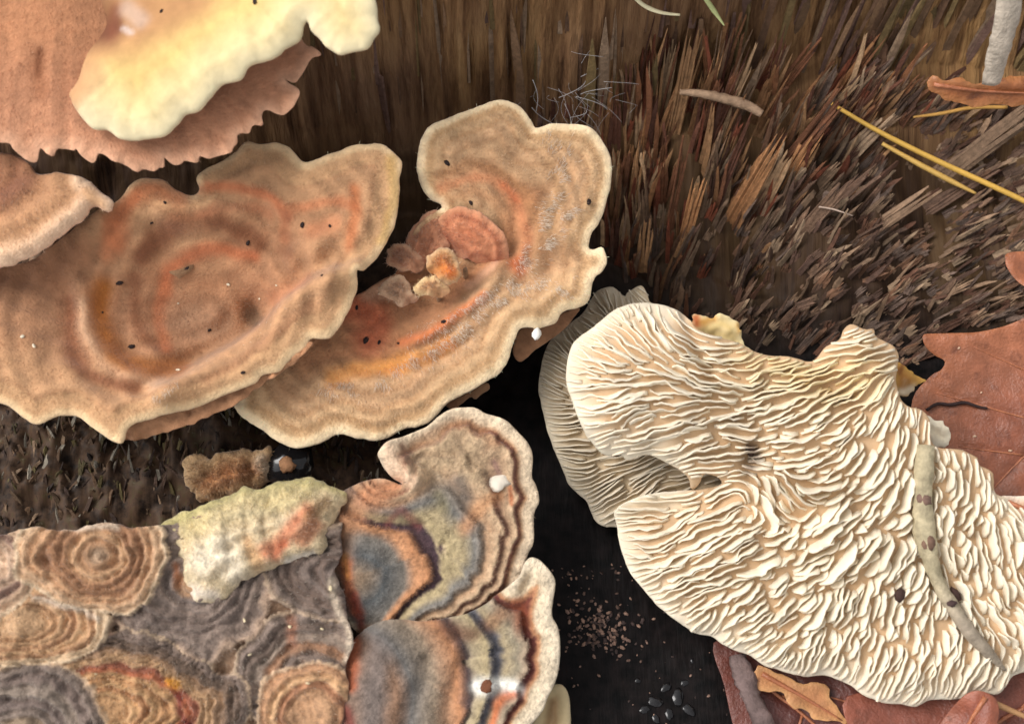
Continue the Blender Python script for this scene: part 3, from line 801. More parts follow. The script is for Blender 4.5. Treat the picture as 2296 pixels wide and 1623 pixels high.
for q, (pl, wd, cnt) in enumerate([([(1240, 300), (1260, 380), (1230, 470), (1200, 540), (1170, 590)], 14, 500), ([(1280, 480), (1240, 520), (1220, 560)], 12, 200),
                                   ([(1150, 640), (1060, 720), (960, 790), (860, 850), (740, 870)], 13, 900), ([(1320, 660), (1230, 640), (1180, 650)], 12, 250),
                                   ([(1085, 660), (1000, 710), (910, 760)], 8, 400)]):
    fuzz(D1, fD, base, int(cnt * 1.9), (0.04, 0.12), 0.006, 0.6, 1.0, where=ridge_w(pl, wd), seed=40 + q)
DU = Sheet([(1160, 750), (1175, 734), (1215, 733), (1262, 702), (1300, 690), (1285, 715), (1258, 745), (1230, 765), (1200, 785), (1185, 800), (1165, 812), (1150, 790)],
           (1215, 745, 1.66), (0.1, -0.5, 0.85), [(1200, 735)], edge=0.04, thick=0.2, flutes=(0.05, 0.1, 0.4), bands=((0, (170, 130, 100)), (0.3, (150, 112, 86))), seed=17)
DU.build('pore_layer', M_CAP, fD, base)
DU2 = Sheet([(1000, 905), (1050, 880), (1090, 858), (1098, 872), (1080, 884), (1066, 896), (1055, 890), (1035, 906), (1015, 918)],
            (1050, 885, 1.5), (0.1, -0.5, 0.85), [(1050, 880)], edge=0.03, thick=0.15, bands=((0, (150, 118, 92)),), seed=18)
DU2.build('pore_layer', M_CAP, fD, base)
# inner young caps crowding the hollow of the middle bracket
ROS = ((0, (214, 160, 128)), (0.08, (206, 144, 112)), (0.14, (176, 112, 84)), (0.22, (214, 150, 116)), (0.34, (180, 116, 86)), (0.46, (206, 138, 104)), (0.7, (170, 118, 92)))
inner = [([(983, 492), (1000, 474), (1033, 463), (1073, 476), (1106, 493), (1129, 516), (1136, 546), (1128, 590), (1095, 600), (1060, 580), (1010, 560), (975, 530)],
          (1050, 530, 2.74), [(1040, 600), (1080, 600)], ROS, []),
         ([(905, 560), (915, 520), (945, 485), (985, 470), (1010, 500), (1000, 560), (960, 590), (920, 590)],
          (950, 530, 2.6), [(960, 580), (980, 570)], ((0, (206, 158, 130)), (0.15, (180, 128, 100)), (0.4, (150, 100, 76))), []),
         ([(957, 575), (985, 558), (1012, 562), (1030, 590), (1032, 622), (1010, 640), (980, 620), (955, 600)],
          (995, 600, 2.78), [(970, 615)], ((0, (206, 176, 140)), (0.08, (196, 152, 108)), (0.2, (216, 144, 84)), (0.4, (180, 132, 98))), [([(1000, 605), (1012, 610)], 14, (222, 136, 68), 0.8)]),
         ([(868, 565), (880, 546), (900, 545), (925, 560), (945, 578), (950, 600), (925, 612), (895, 605), (870, 590)],
          (905, 578, 2.55), [(940, 600)], ((0, (206, 172, 144)), (0.1, (188, 140, 112)), (0.3, (170, 130, 104))), []),
         ([(930, 640), (950, 622), (978, 622), (1000, 640), (1010, 655), (985, 668), (955, 662), (935, 658)],
          (965, 645, 2.6), [(985, 660)], ((0, (226, 204, 160)), (0.1, (206, 168, 128)), (0.3, (190, 140, 104))), []),
         ([(850, 655), (865, 630), (890, 618), (915, 630), (925, 655), (940, 672), (915, 685), (880, 678)],
          (890, 650, 2.42), [(920, 675)], ((0, (216, 188, 160)), (0.15, (190, 156, 130)), (0.3, (170, 132, 108))), [])]
for q, (ol, ref, sp, bands, pt) in enumerate(inner):
    sh = Sheet(ol, ref, (0.05 * (q - 2), -0.3 - 0.06 * q, 0.9), sp, edge=0.05, thick=0.2, step=0.03, frill=0.05, frill_len=0.12, rough=0.06, grit=0.04,
               prof=((0, -0.12), (0.6, 0.03), (1, -0.05)), rings=(0.015, 0.13), ridges=[([(975, 575), (1050, 615), (1135, 610)], -0.5, 0.22)] if q == 0 else (), bands=bands, paint=pt, seed=60 + q, warp=0.04,
               margin=lambda x, y, sp=sp: np.hypot(x - sp[0][0], y - sp[0][1]) > 32)
    c = sh.build('young_cap', M_CAP, fD, base)
    fuzz(sh, fD, base, 900, (0.03, 0.08), 0.006, 0.5, 0.4, seed=70 + q)
    stalk(sh, sp[0][0], sp[0][1], fD, base, 0.14, 0.2, lean=(0, 0.05))
specks(D1, [(1003, 367, 0.055, 'above the end of the orange arc on the wavy bracket'), (1320, 453, 0.05, 'by the outer rim of the wavy bracket second lobe'),
            (1056, 455, 0.04, 'above the pink young cap of the wavy bracket'), (800, 690, 0.035, 'on the red patch of the wavy bracket next to the funnel bracket'),
            (995, 722, 0.045, 'on the narrow orange streak of the wavy bracket'), (820, 763, 0.055, 'below the red patch of the wavy bracket, largest of a row'),
            (850, 768, 0.035, 'below the red patch of the wavy bracket, middle of a row'), (893, 770, 0.025, 'below the red patch of the wavy bracket, smallest of a row')],
       'tiny dark speck on the wavy two lobed bracket', 'specks on the wavy bracket')
p, n_ = D1.on(1200, 742)
p = D1.world(D1.plane2d([(1203, 750)]))[0] if p is None else p
V, F = lump_mesh(p + np.array([0, 0, 0.02]), 0.06, seed=2, stretch=1.7, flat=0.8, sides=12)
tag(mesh_obj('insect_egg', V, F, M_GILL, None, p, uniform(V, (250, 248, 242), 0.02)), 'tiny white oval egg on the rim of the wavy bracket', 'egg')

# ---- turkey tail brackets
E1 = Sheet([(849, 1026), (849, 1012), (868, 990), (907, 977), (954, 957), (990, 927), (1023, 914), (1066, 914), (1089, 927), (1132, 940), (1165, 970), (1188, 997),
            (1195, 1026), (1193, 1066), (1203, 1086), (1210, 1123), (1198, 1153), (1197, 1212), (1185, 1242), (1175, 1272), (1169, 1305), (1149, 1341),
            (1116, 1377), (1076, 1404), (1033, 1430), (1003, 1450), (992, 1442), (970, 1440), (944, 1434), (930, 1417), (860, 1420), (800, 1420), (745, 1340),
            (720, 1220), (750, 1120), (800, 1085), (850, 1072), (900, 1086), (880, 1072), (860, 1050)],
           (1050, 1180, 1.58), (0.1, -0.34, 0.93), [(790, 1120), (770, 1230), (800, 1390)], margin=lambda x, y: (x > 985) | (y < 1060),
           edge=0.08, thick=0.26, smooth_n=4, frill=0.012, frill_len=0.2, prof=((0, 0.06), (0.5, 0.0), (0.85, 0.03), (1, 0.02)), flutes=(0.05, 0.5, 0.5),
           ridges=[([(870, 1000), (900, 1040), (930, 1075)], 0.2, 0.12), ([(930, 1010), (1000, 960), (1080, 960)], -0.1, 0.14), ([(800, 1080), (735, 1150), (720, 1220), (742, 1340), (800, 1425)], -0.3, 0.2)], rough=0.03, warp=0.1, scallop=(0.1, 0.45), bandcenter=(800, 1290, 2.62),
           steps=((0, 0), (0.27, -0.03), (0.31, 0.09), (0.56, 0.02), (0.60, 0.12), (0.94, 0.05), (0.98, 0.16), (1.44, 0.08), (1.50, 0.02), (1.70, 0.0), (1.76, 0.14), (2.02, 0.06), (2.08, 0.02), (3, 0.1)), step=0.036,
           grit=0.03, bands=((0, (230, 208, 178)), (0.16, (222, 196, 164)), (0.21, (190, 146, 110)), (0.25, (120, 74, 58)), (0.30, (132, 84, 66)), (0.34, (206, 176, 142)), (0.48, (176, 142, 112)),
                  (0.53, (122, 86, 70)), (0.59, (126, 88, 70)), (0.63, (206, 176, 142)), (0.84, (196, 158, 124)), (0.95, (150, 136, 122)), (1.1, (128, 124, 118)), (1.3, (172, 154, 120)),
                  (1.48, (176, 158, 120)), (1.50, (196, 176, 140)), (1.53, (80, 62, 68)), (1.69, (88, 66, 68)), (1.76, (190, 134, 94)), (1.94, (190, 138, 100)), (2.08, (128, 120, 110)),
                  (2.35, (96, 98, 98)), (2.6, (150, 128, 106)), (3, (176, 136, 104))),
           paint=[([(930, 1000), (990, 960), (1060, 960), (1110, 990)], 15, (156, 112, 80), 0.65), ([(960, 1040), (1030, 1010), (1060, 1050)], 45, (182, 156, 124), 0.85),
                  ([(870, 1010), (890, 1060), (920, 1082)], 16, (222, 190, 160), 0.9), ([(900, 1000), (910, 1040)], 10, (136, 98, 76), 0.8),
                  ([(1020, 1080), (1040, 1120)], 20, (104, 98, 92), 0.75), ([(980, 1110), (990, 1140)], 16, (128, 116, 76), 0.5),
                  ([(1110, 1110), (1060, 1150), (1040, 1180)], 18, (204, 148, 104), 0.7), ([(1140, 1090), (1145, 1130)], 6, (206, 110, 60), 0.7),
                  ([(1105, 1030), (1120, 1060)], 8, (110, 76, 80), 0.6),
                  ([(742, 1260), (755, 1180), (800, 1130), (860, 1105)], 40, (170, 126, 96), 0.92), ([(820, 1115), (880, 1095)], 22, (184, 128, 92), 0.8), ([(760, 1180), (790, 1160)], 24, (176, 126, 90), 0.7),
                  ([(775, 1260), (785, 1320), (800, 1370)], 15, (186, 104, 64), 0.85), ([(770, 1240), (780, 1290)], 8, (206, 140, 70), 0.6),
                  ([(795, 1330), (810, 1400)], 11, (150, 60, 48), 0.7), ([(745, 1290), (752, 1350), (790, 1412)], 9, (216, 196, 168), 0.8),
                  ([(870, 1170), (900, 1150), (940, 1180)], 12, (120, 64, 58), 0.7)], seed=21, speckle=0.1)
base = wood_below(E1.world(E1.plane2d([(900, 1250)]))[0])
fE1 = thing('bracket_fungus', 'many banded grey and orange turkey tail bracket with smooth pale rim and hooded top', 'fungus', base, 'banded turkey tail brackets')
E1.build('cap', M_TAIL, fE1, base)
stalk(E1, 830, 1250, fE1, base, 0.8, 1.0, lean=(0, 0.2))
fuzz(E1, fE1, base, 9000, (0.02, 0.055), 0.005, 0.45, 0.25, where=lambda px, dM: np.clip((dM - 0.2) * 2, 0.02, 1), seed=6)
for q, (x, y, r) in enumerate([(1118, 1082, 0.13)]):
    P, n_ = E1.on(x, y)
    V, F = lump_mesh(P, r, n_, seed=3, stretch=1.2, flat=0.5, sides=14)
    tag(mesh_obj('pale_scar', V, F, M_GILL, fE1, base, uniform(V, (238, 226, 208), 0.08, 2, 12)), '', '')
    o = fE1.children[-1]
    for k_ in ('label', 'category'):
        if k_ in o: del o[k_]

E2 = Sheet([(1165, 1290), (1175, 1265), (1190, 1250), (1212, 1255), (1235, 1282), (1245, 1311), (1240, 1351), (1238, 1381), (1251, 1404), (1256, 1444), (1255, 1490),
            (1245, 1530), (1228, 1563), (1215, 1596), (1188, 1630), (1140, 1700), (900, 1740), (730, 1720), (735, 1550), (790, 1440), (860, 1390), (960, 1390), (1060, 1370), (1130, 1320)],
           (1080, 1500, 1.12), (0.1, -0.3, 0.94), [(770, 1460), (750, 1600), (780, 1700)], margin=lambda x, y: (x > 1150) & (y < 1720), edge=0.09, thick=0.26,
           smooth_n=5, frill=0.012, frill_len=0.25, prof=((0, 0.05), (0.5, 0.0), (0.85, 0.02), (1, 0.02)), flutes=(0.05, 0.5, 0.5), rough=0.03, warp=0.1, scallop=(0.1, 0.6), bandcenter=(720, 1600, 3.72),
           steps=((0, 0), (0.36, 0.0), (0.58, -0.06), (0.62, 0.09), (1.1, 0.03), (1.14, -0.02), (1.36, -0.03), (1.42, 0.12), (1.76, 0.05), (1.82, -0.02), (1.94, 0.1), (2.3, 0.04), (3, 0.06)), step=0.036,
           ridges=[([(1040, 1480), (1010, 1560), (1000, 1640)], -0.1, 0.09), ([(960, 1480), (930, 1560), (900, 1640)], -0.08, 0.09), ([(790, 1440), (735, 1550), (725, 1720)], -0.3, 0.2)],
           grit=0.03, bands=((0, (238, 220, 192)), (0.25, (230, 208, 176)), (0.32, (196, 146, 106)), (0.40, (186, 130, 96)), (0.44, (112, 62, 54)), (0.57, (108, 58, 52)), (0.64, (176, 152, 128)),
                  (0.85, (156, 144, 122)), (1.1, (174, 156, 124)), (1.25, (104, 102, 108)), (1.4, (96, 94, 100)), (1.5, (176, 158, 122)), (1.75, (168, 152, 124)),
                  (1.85, (96, 82, 84)), (2.0, (186, 132, 94)), (2.3, (150, 132, 112)), (2.6, (112, 108, 104)), (2.8, (150, 116, 92)), (3.2, (140, 116, 100))),
           paint=[([(1075, 1540), (1110, 1545), (1150, 1540)], 20, (246, 242, 232), 0.95), ([(1150, 1555), (1120, 1580), (1105, 1623)], 11, (196, 100, 54), 0.8),
                  ([(1160, 1360), (1170, 1400)], 24, (130, 66, 40), 0.8), ([(1000, 1410), (1060, 1420)], 22, (110, 72, 54), 0.75), ([(1100, 1400), (1120, 1380)], 20, (160, 116, 84), 0.7),
                  ([(1165, 1320), (1180, 1290)], 13, (116, 92, 62), 0.8),
                  ([(800, 1440), (795, 1500), (790, 1540)], 14, (184, 98, 60), 0.85), ([(760, 1480), (775, 1560)], 9, (220, 196, 168), 0.6), ([(775, 1590), (780, 1640)], 14, (130, 58, 50), 0.8), ([(850, 1440), (840, 1520), (830, 1620)], 30, (118, 110, 106), 0.75)],
           seed=22, speckle=0.1)
base = wood_below(E2.world(E2.plane2d([(1000, 1530)]))[0])
fE2 = thing('bracket_fungus', 'lower turkey tail bracket with broad cream rim, maroon band and white torn scar', 'fungus', base, 'banded turkey tail brackets')
E2.build('cap', M_TAIL, fE2, base)
stalk(E2, 850, 1560, fE2, base, 0.8, 0.9, lean=(0, 0.1))
fuzz(E2, fE2, base, 6000, (0.02, 0.05), 0.005, 0.45, 0.25, where=lambda px, dM: np.clip((dM - 0.3) * 2, 0.02, 1), seed=7)
P, n_ = E2.on(1088, 1536)
V, F = lump_mesh(P, 0.1, n_, seed=9, stretch=1.4, flat=0.25, sides=7)
mesh_obj('torn_hole', V, F, M_DEBRIS, fE2, base, uniform(V, (110, 68, 46), 0.2))

# fused felted mass of turkey tails
TAN = [(176, 148, 122), (164, 122, 88), (206, 164, 124), (146, 100, 70), (198, 152, 114), (222, 194, 162)]
BLU = [(112, 106, 104), (70, 70, 74), (128, 120, 112), (84, 82, 86), (150, 118, 94)]
RIM = (224, 200, 168)
FANS = [(235, 1245, 165, 135, [RIM, (206, 168, 132), (196, 150, 112), (150, 104, 74), (146, 100, 70), (204, 160, 120), (168, 126, 92), (178, 150, 124), (186, 160, 136)], 0.15),
        (-10, 1265, 125, 110, [RIM, (214, 180, 150), (132, 104, 98), (206, 176, 152), (216, 184, 156), (222, 192, 166)], 0.16),
        (50, 1395, 215, 100, [RIM, (216, 186, 150), (176, 130, 94), (206, 164, 122), (164, 118, 84), (200, 158, 118), (176, 132, 94), (206, 166, 126)], 0.15),
        (60, 1650, 195, 165, [(190, 160, 128), (104, 100, 100), (84, 82, 88), (132, 126, 120), (92, 90, 96), (120, 114, 112), (150, 134, 116), (196, 158, 114)], 0.17),
        (705, 1600, 120, 105, [(206, 176, 146), (186, 138, 102), (206, 164, 122), (166, 112, 82), (190, 146, 110)], 0.12),
        (215, 1590, 360, 165, [(196, 172, 146), (112, 104, 102), (84, 80, 84), (60, 56, 60), (74, 66, 66), (150, 118, 92), (184, 146, 108), (176, 138, 102), (140, 62, 50), (172, 84, 52), (206, 160, 112), (190, 138, 92), (208, 164, 116),
                               (176, 120, 78), (206, 162, 114), (190, 146, 102)], 0.135),
        (800, 1290, 215, 120, [(176, 156, 136), (104, 98, 98), (70, 68, 74), (62, 60, 68), (92, 90, 94), (66, 64, 72), (110, 106, 108), (84, 82, 88), (120, 112, 110)], 0.17),
        (430, 1310, 190, 150, [(172, 148, 130), (116, 108, 106), (90, 88, 92), (78, 78, 84), (122, 114, 112), (96, 94, 98), (176, 138, 106), (200, 156, 114)], 0.19),
        (700, 1520, 190, 150, [(190, 168, 144), (110, 104, 104), (78, 76, 80), (124, 116, 110), (146, 106, 82), (92, 88, 90), (130, 118, 110), (84, 82, 86), (116, 110, 108)], 0.17),
        (720, 1560, 120, 110, [RIM, (176, 140, 112), (96, 92, 92), (74, 72, 74), (112, 104, 102), (90, 86, 88)], 0.15),
        (400, 1340, 120, 90, [RIM, (206, 160, 116), (166, 116, 80), (196, 146, 104), (150, 104, 74)], 0.16)]
E0 = Sheet([(-220, 1190), (0, 1196), (90, 1190), (170, 1192), (270, 1174), (340, 1184), (420, 1164), (520, 1124), (620, 1106), (700, 1102), (760, 1124), (768, 1180),
            (765, 1300), (790, 1412), (785, 1500), (765, 1600), (750, 1760), (300, 1800), (-220, 1780)],
           (400, 1400, 1.4), (0.03, -0.3, 0.95), [(300, 1350), (600, 1400)], edge=0.07, thick=0.4, smooth_n=6, frill=0.1, frill_len=0.3, rough=0.12, grit=0.06, step=0.034, fans=FANS, streak=0.06,
           ridges=[([(745, 1290), (752, 1350), (790, 1412), (790, 1470), (760, 1540), (740, 1620)], 0.08, 0.07), ([(640, 1300), (660, 1360), (640, 1440)], -0.1, 0.12)],
           paint=[([(380, 1525), (400, 1530)], 9, (230, 160, 60), 0.9), ([(400, 1550), (410, 1600), (430, 1640)], 10, (124, 54, 50), 0.85),
                  ([(650, 1390), (655, 1440)], 13, (150, 98, 72), 0.7), ([(750, 1300), (755, 1360), (790, 1420), (780, 1480)], 9, (220, 200, 176), 0.8), ([(150, 1185), (270, 1178)], 8, (228, 208, 184), 0.7),
                  ([(90, 1345), (160, 1355), (230, 1385)], 8, (224, 204, 182), 0.7), ([(262, 1398), (256, 1412)], 8, (104, 74, 56), 0.8), ([(395, 1270), (405, 1315)], 11, (136, 84, 52), 0.8)], seed=23, speckle=0.12)
base = wood_below(E0.world(E0.plane2d([(400, 1400)]))[0])
fE0 = thing('bracket_fungus', 'fused felted mass of tan and blue grey turkey tails with mossy cream crest', 'fungus', base, 'banded turkey tail brackets')
E0.build('body', M_TAIL, fE0, base)
stalk(E0, 400, 1400, fE0, base, 1.6, 1.8, lean=(0, 0.1))
fuzz(E0, fE0, base, 24000, (0.02, 0.075), 0.005, 0.4, 0.6, seed=8, lighten=1.05)
layers = [
    ('cream_crest', [(345, 1182), (420, 1139), (520, 1099), (620, 1079), (700, 1073), (778, 1098), (760, 1150), (735, 1200), (720, 1240), (680, 1250), (640, 1268), (580, 1290), (520, 1320), (480, 1345), (430, 1345), (408, 1300), (392, 1240)],
     (540, 1210, 1.97), (0.0, -0.2, 0.97), [(560, 1240), (650, 1200)],
     ((0, (206, 186, 148)), (0.12, (216, 196, 158)), (0.3, (214, 192, 154)), (0.55, (222, 202, 166)), (0.9, (210, 180, 146))),
     [([(345, 1182), (420, 1143), (520, 1103), (620, 1083), (700, 1077), (770, 1098)], 20, (168, 158, 98), 0.8), ([(420, 1180), (560, 1130), (680, 1110)], 30, (200, 184, 130), 0.6), ([(450, 1260), (500, 1230), (520, 1270)], 34, (236, 222, 198), 0.85), ([(500, 1180), (560, 1150)], 30, (216, 196, 158), 0.6), ([(600, 1240), (650, 1200), (690, 1150)], 20, (200, 112, 76), 0.75),
      ([(620, 1250), (640, 1220)], 10, (206, 104, 66), 0.6), ([(700, 1160), (730, 1130)], 16, (146, 110, 72), 0.7), ([(680, 1210), (710, 1180)], 18, (176, 110, 78), 0.8),
      ([(420, 1320), (470, 1330)], 16, (232, 216, 196), 0.9), ([(560, 1220), (580, 1260)], 16, (206, 160, 112), 0.7), ([(640, 1262), (700, 1238)], 7, (240, 230, 214), 0.8)]),
]
for q, (nm, ol, ref, nn, sp, bands, pt) in enumerate(layers):
    sh = Sheet(ol, ref, nn, sp, edge=0.05, thick=0.3, step=0.042, smooth_n=5, frill=0.08, frill_len=0.18, rough=0.1, prof=((0, 0.1), (0.5, 0.08), (0.8, 0.0), (1, -0.16)),
               rings=(0.03, 0.26), bands=bands, paint=pt, seed=80 + q, grit=0.035, streak=0.08, terrace=(0.05, 7.0, [(200, 160, 124), (166, 122, 88), (214, 184, 150), (150, 108, 80)], 0.1), warp=0.09, scallop=(0.06, 0.35), speckle=0.13)
    sh.build(nm, M_TAIL, fE0, base)
    fuzz(sh, fE0, base, 3500, (0.03, 0.08), 0.005, 0.4, 0.5, seed=90 + q, lighten=1.08)
specks(E0, [(650, 1405, 0.035, 'on the rusty stripe in the blue grey felt'), (742, 1318, 0.045, 'where the blue grey felt meets the banded bracket below its orange streak'), (722, 1410, 0.03, 'between the rusty stripe and the pale seam of the felt'),
            (560, 1466, 0.03, 'on the pale crease of the blue grey felt'), (548, 1390, 0.03, 'high on the blue grey felt under the cream crest'), (690, 1530, 0.035, 'on the tan patch low in the blue grey felt'),
            (215, 1510, 0.03, 'on the grey felt beside the tan cap edge')],
       'tiny pale crumb on the fused turkey tail mass', 'crumbs on the turkey tails', (232, 214, 176), 'crumb')

# small felted knob of fungus on the wood and the pale one by the ledge
K1 = Sheet([(408, 1045), (415, 1025), (440, 1018), (470, 1025), (510, 1012), (560, 1008), (600, 1004), (615, 1030), (610, 1070), (560, 1100), (500, 1120), (450, 1125), (425, 1100), (412, 1070)],
           (510, 1055, 1.15), (0, -0.4, 0.9), [(540, 1060), (480, 1080)], edge=0.1, thick=0.35, step=0.035, frill=0.07, frill_len=0.12, rough=0.14, grit=0.1, prof=((0, 0.1), (0.6, 0.06), (1, -0.05)),
           bands=((0, (196, 160, 118)), (0.12, (186, 146, 104)), (0.3, (168, 116, 76)), (0.6, (150, 100, 66))), paint=[([(590, 1030), (605, 1070)], 14, (216, 196, 170), 0.8), ([(430, 1040), (440, 1060)], 22, (206, 172, 130), 0.8)], seed=31, speckle=0.14)
base = wood_below(K1.world(K1.plane2d([(510, 1060)]))[0])
fK = thing('bracket_fungus', 'small fuzzy tan knob of fungus on dark wood above the mossy cream crest', 'fungus', base)
K1.build('cap', M_TAIL, fK, base); stalk(K1, 510, 1060, fK, base, 0.35, 0.45, lean=(0, 0.05))
fuzz(K1, fK, base, 3500, (0.03, 0.07), 0.006, 0.6, 0.3, seed=9)
K2 = Sheet([(1210, 1560), (1232, 1540), (1258, 1534), (1274, 1552), (1280, 1590), (1276, 1640), (1230, 1680), (1190, 1660)],
           (1245, 1590, 0.45), (0.1, -0.3, 0.94), [(1215, 1620)], edge=0.1, thick=0.25, step=0.035, rings=(0.02, 0.2), bands=((0, (206, 186, 146)), (0.12, (196, 172, 130)), (0.22, (160, 126, 88)), (0.4, (196, 176, 140))), seed=32)
base = wood_below(K2.world(K2.plane2d([(1240, 1590)]))[0])
fK2 = thing('bracket_fungus', 'small pale yellowish young bracket tucked under the cream rimmed turkey tail', 'fungus', base)
K2.build('cap', M_SMOOTH, fK2, base); stalk(K2, 1230, 1600, fK2, base, 0.3, 0.35, lean=(0, 0))
#@@GILLS
# ------------------------------------------------------------------ the upturned gilled fungus
GCOL = ((0, (250, 244, 230)), (0.3, (244, 234, 214)), (1.5, (238, 226, 202)))
FB_ = Sheet([(1374, 639), (1341, 646), (1327, 662), (1301, 702), (1255, 735), (1231, 762), (1215, 801), (1205, 868), (1212, 901), (1222, 950), (1241, 1006), (1261, 1053),
             (1275, 1086), (1314, 1123), (1331, 1162), (1354, 1179), (1380, 1181), (1500, 1190), (1680, 1150), (1700, 1000), (1650, 880), (1560, 760), (1500, 700), (1460, 679), (1453, 662), (1437, 639), (1407, 653), (1400, 660)],
            (1290, 950, 0.85), (-0.1, -0.24, 0.97), [(1520, 820), (1480, 760)], margin=lambda x, y: (x < 1400), edge=0.06, thick=0.22, step=0.06, frill=0.01, frill_len=0.12,
            bands=((0, (226, 212, 186)), (0.4, (206, 184, 152))), prof=((0, 0.05), (0.7, 0.04), (1, -0.1)), under=(170, 130, 95), seed=101)
FM_ = Sheet([(1517, 699), (1545, 720), (1560, 742), (1600, 758), (1653, 771), (1676, 784), (1720, 798), (1768, 801), (1805, 812), (1827, 808), (1843, 784), (1877, 764), (1887, 740), (1907, 730), (1934, 742),
             (1955, 740), (1958, 757), (1992, 774), (2009, 791), (2012, 808), (2005, 842), (2005, 862), (2016, 896), (2033, 913), (2060, 920), (2080, 940), (2090, 1000), (2148, 1008), (2189, 1025),
             (2192, 1042), (2223, 1059), (2228, 1073), (2233, 1107), (2280, 1122), (2340, 1150), (2420, 1300), (2370, 1480), (2296, 1510), (2273, 1524), (2246, 1558), (2206, 1556), (2145, 1571),
             (2090, 1571), (2060, 1587), (2026, 1582), (1985, 1578), (1941, 1561), (1907, 1537), (1856, 1517), (1809, 1520), (1761, 1507), (1717, 1493), (1687, 1473), (1659, 1463), (1626, 1449),
             (1598, 1429), (1561, 1422), (1517, 1392), (1473, 1358), (1440, 1318), (1413, 1285), (1397, 1245), (1387, 1209), (1385, 1179), (1377, 1146), (1410, 1122), (1460, 1105), (1520, 1100), (1575, 1096),
             (1620, 1085), (1610, 1070), (1580, 1062), (1568, 1084), (1552, 1096), (1540, 1066), (1486, 1034), (1447, 1020), (1407, 1033), (1387, 1018), (1364, 1023), (1341, 1010), (1314, 977), (1294, 934),
             (1278, 887), (1270, 851), (1276, 795), (1288, 768), (1318, 745), (1354, 715), (1387, 692), (1433, 682), (1480, 686)],
            (1800, 1200, 1.3), (-0.06, -0.32, 0.945), [(1950, 850), (2050, 1050)], margin=lambda x, y: (y > 1120) | (x < 1500), edge=0.06, thick=0.25, step=0.06, smooth_n=4, frill=0.012, frill_len=0.12,
            bands=((0, (244, 232, 208)), (0.4, (210, 176, 138))), prof=((0, 0.15), (0.5, 0.08), (0.85, 0.05), (1, -0.12)), rough=0.05,
            ridges=[([(1690, 1010), (1680, 1060), (1740, 1140), (1810, 1170)], -0.16, 0.09), ([(1720, 1060), (1780, 1090)], 0.12, 0.14), ([(1640, 1090), (1700, 1160), (1760, 1200)], -0.12, 0.12),
                    ([(2050, 1000), (2060, 1150), (2120, 1340)], -0.05, 0.12), ([(1850, 850), (1900, 900)], -0.1, 0.12), ([(1530, 715), (1560, 780), (1590, 840)], -0.14, 0.06),
                    ([(1340, 860), (1400, 800), (1470, 760)], 0.35, 0.75), ([(1360, 940), (1480, 960)], 0.3, 0.45), ([(1400, 1170), (1480, 1140), (1600, 1110)], -0.25, 0.18), ([(1440, 1240), (1520, 1190)], -0.1, 0.3)],
            dents=[(1920, 790, 50, 0.12)], under=(180, 140, 105), seed=103)
def angle_field(sh, ctrl):
    c = np.array(ctrl, float)
    cache = {}
    def f(p2):
        px = to_px((sh.o + p2[0] * sh.e1 + p2[1] * sh.e2)[None])[0]
        w_ = 1.0 / (((c[:, :2] - px) ** 2).sum(1) + 900.0) ** 1.5
        a2 = np.radians(c[:, 2]) * 2
        an = 0.5 * math.atan2((w_ * np.sin(a2)).sum(), (w_ * np.cos(a2)).sum())
        key = (int(p2[0] * 25), int(p2[1] * 25))
        if key not in cache:
            cache[key] = 1.1 * float(fbm(p2[0] * 0.8, p2[1] * 0.8, 71, 2)) + 0.9 * float(fbm(p2[0] * 2.6, p2[1] * 2.6, 72, 2))
        an += cache[key]
        # image direction back to the plane
        d3 = RT * math.cos(an) - UP * math.sin(an)
        v = np.array([d3 @ sh.e1, d3 @ sh.e2]); return v / np.linalg.norm(v)
    return f
def trace_gills(sh, ctrl, sep, lens, seed, keep=None, step=0.055):
    r = np.random.default_rng(seed)
    fld = angle_field(sh, ctrl)
    cell = sep; grid = {}
    def near(p, own, lim):
        i, j = int(p[0] // cell), int(p[1] // cell)
        for a in (-1, 0, 1):
            for b in (-1, 0, 1):
                for (q, g) in grid.get((i + a, j + b), ()):
                    if g != own and (q[0] - p[0]) ** 2 + (q[1] - p[1]) ** 2 < lim * lim: return True
        return False
    lo, hi = sh.out.min(0), sh.out.max(0)
    n = int((hi[0] - lo[0]) * (hi[1] - lo[1]) / (sep * sep) * 5)
    seeds = lo + r.random((n, 2)) * (hi - lo)
    seeds = seeds[inside(seeds, sh.out)]
    spx = to_px(sh.world(seeds))
    dB, _ = seg_dist(seeds, sh.out, np.roll(sh.out, -1, 0))
    seeds = seeds[(dB > 0.03) & (spx[:, 0] < 2330) & (spx[:, 1] < 1650)]
    q_ = 0.02
    gw = np.stack(np.meshgrid(np.arange(lo[0], hi[0], q_), np.arange(lo[1], hi[1], q_)), -1)
    mask = inside(gw.reshape(-1, 2), sh.out).reshape(gw.shape[:2])
    def is_in(p):
        i, j = int((p[1] - lo[1]) / q_ + 0.5), int((p[0] - lo[0]) / q_ + 0.5)
        return 0 <= i < mask.shape[0] and 0 <= j < mask.shape[1] and mask[i, j]
    gills = []
    for gid, p0 in enumerate(seeds):
        if near(p0, -1, sep): continue
        px0 = to_px(sh.world(p0[None]))[0]
        lmax = r.uniform(*lens(px0))
        line = [p0]
        for sgn in (1, -1):
            p = p0.copy(); v0 = None; L = 0
            while L < lmax / 2:
                v = fld(p) * sgn
                if v0 is not None and v @ v0 < 0: v = -v
                v0 = v
                p = p + v * step; L += step
                if near(p, gid, sep * 0.72): break
                if not is_in(p): break
                line.append(p.copy()) if sgn == 1 else line.insert(0, p.copy())
        if len(line) < 4: continue
        for p in line: grid.setdefault((int(p[0] // cell), int(p[1] // cell)), []).append((p, gid))
        gills.append(np.array(line))
    return gills
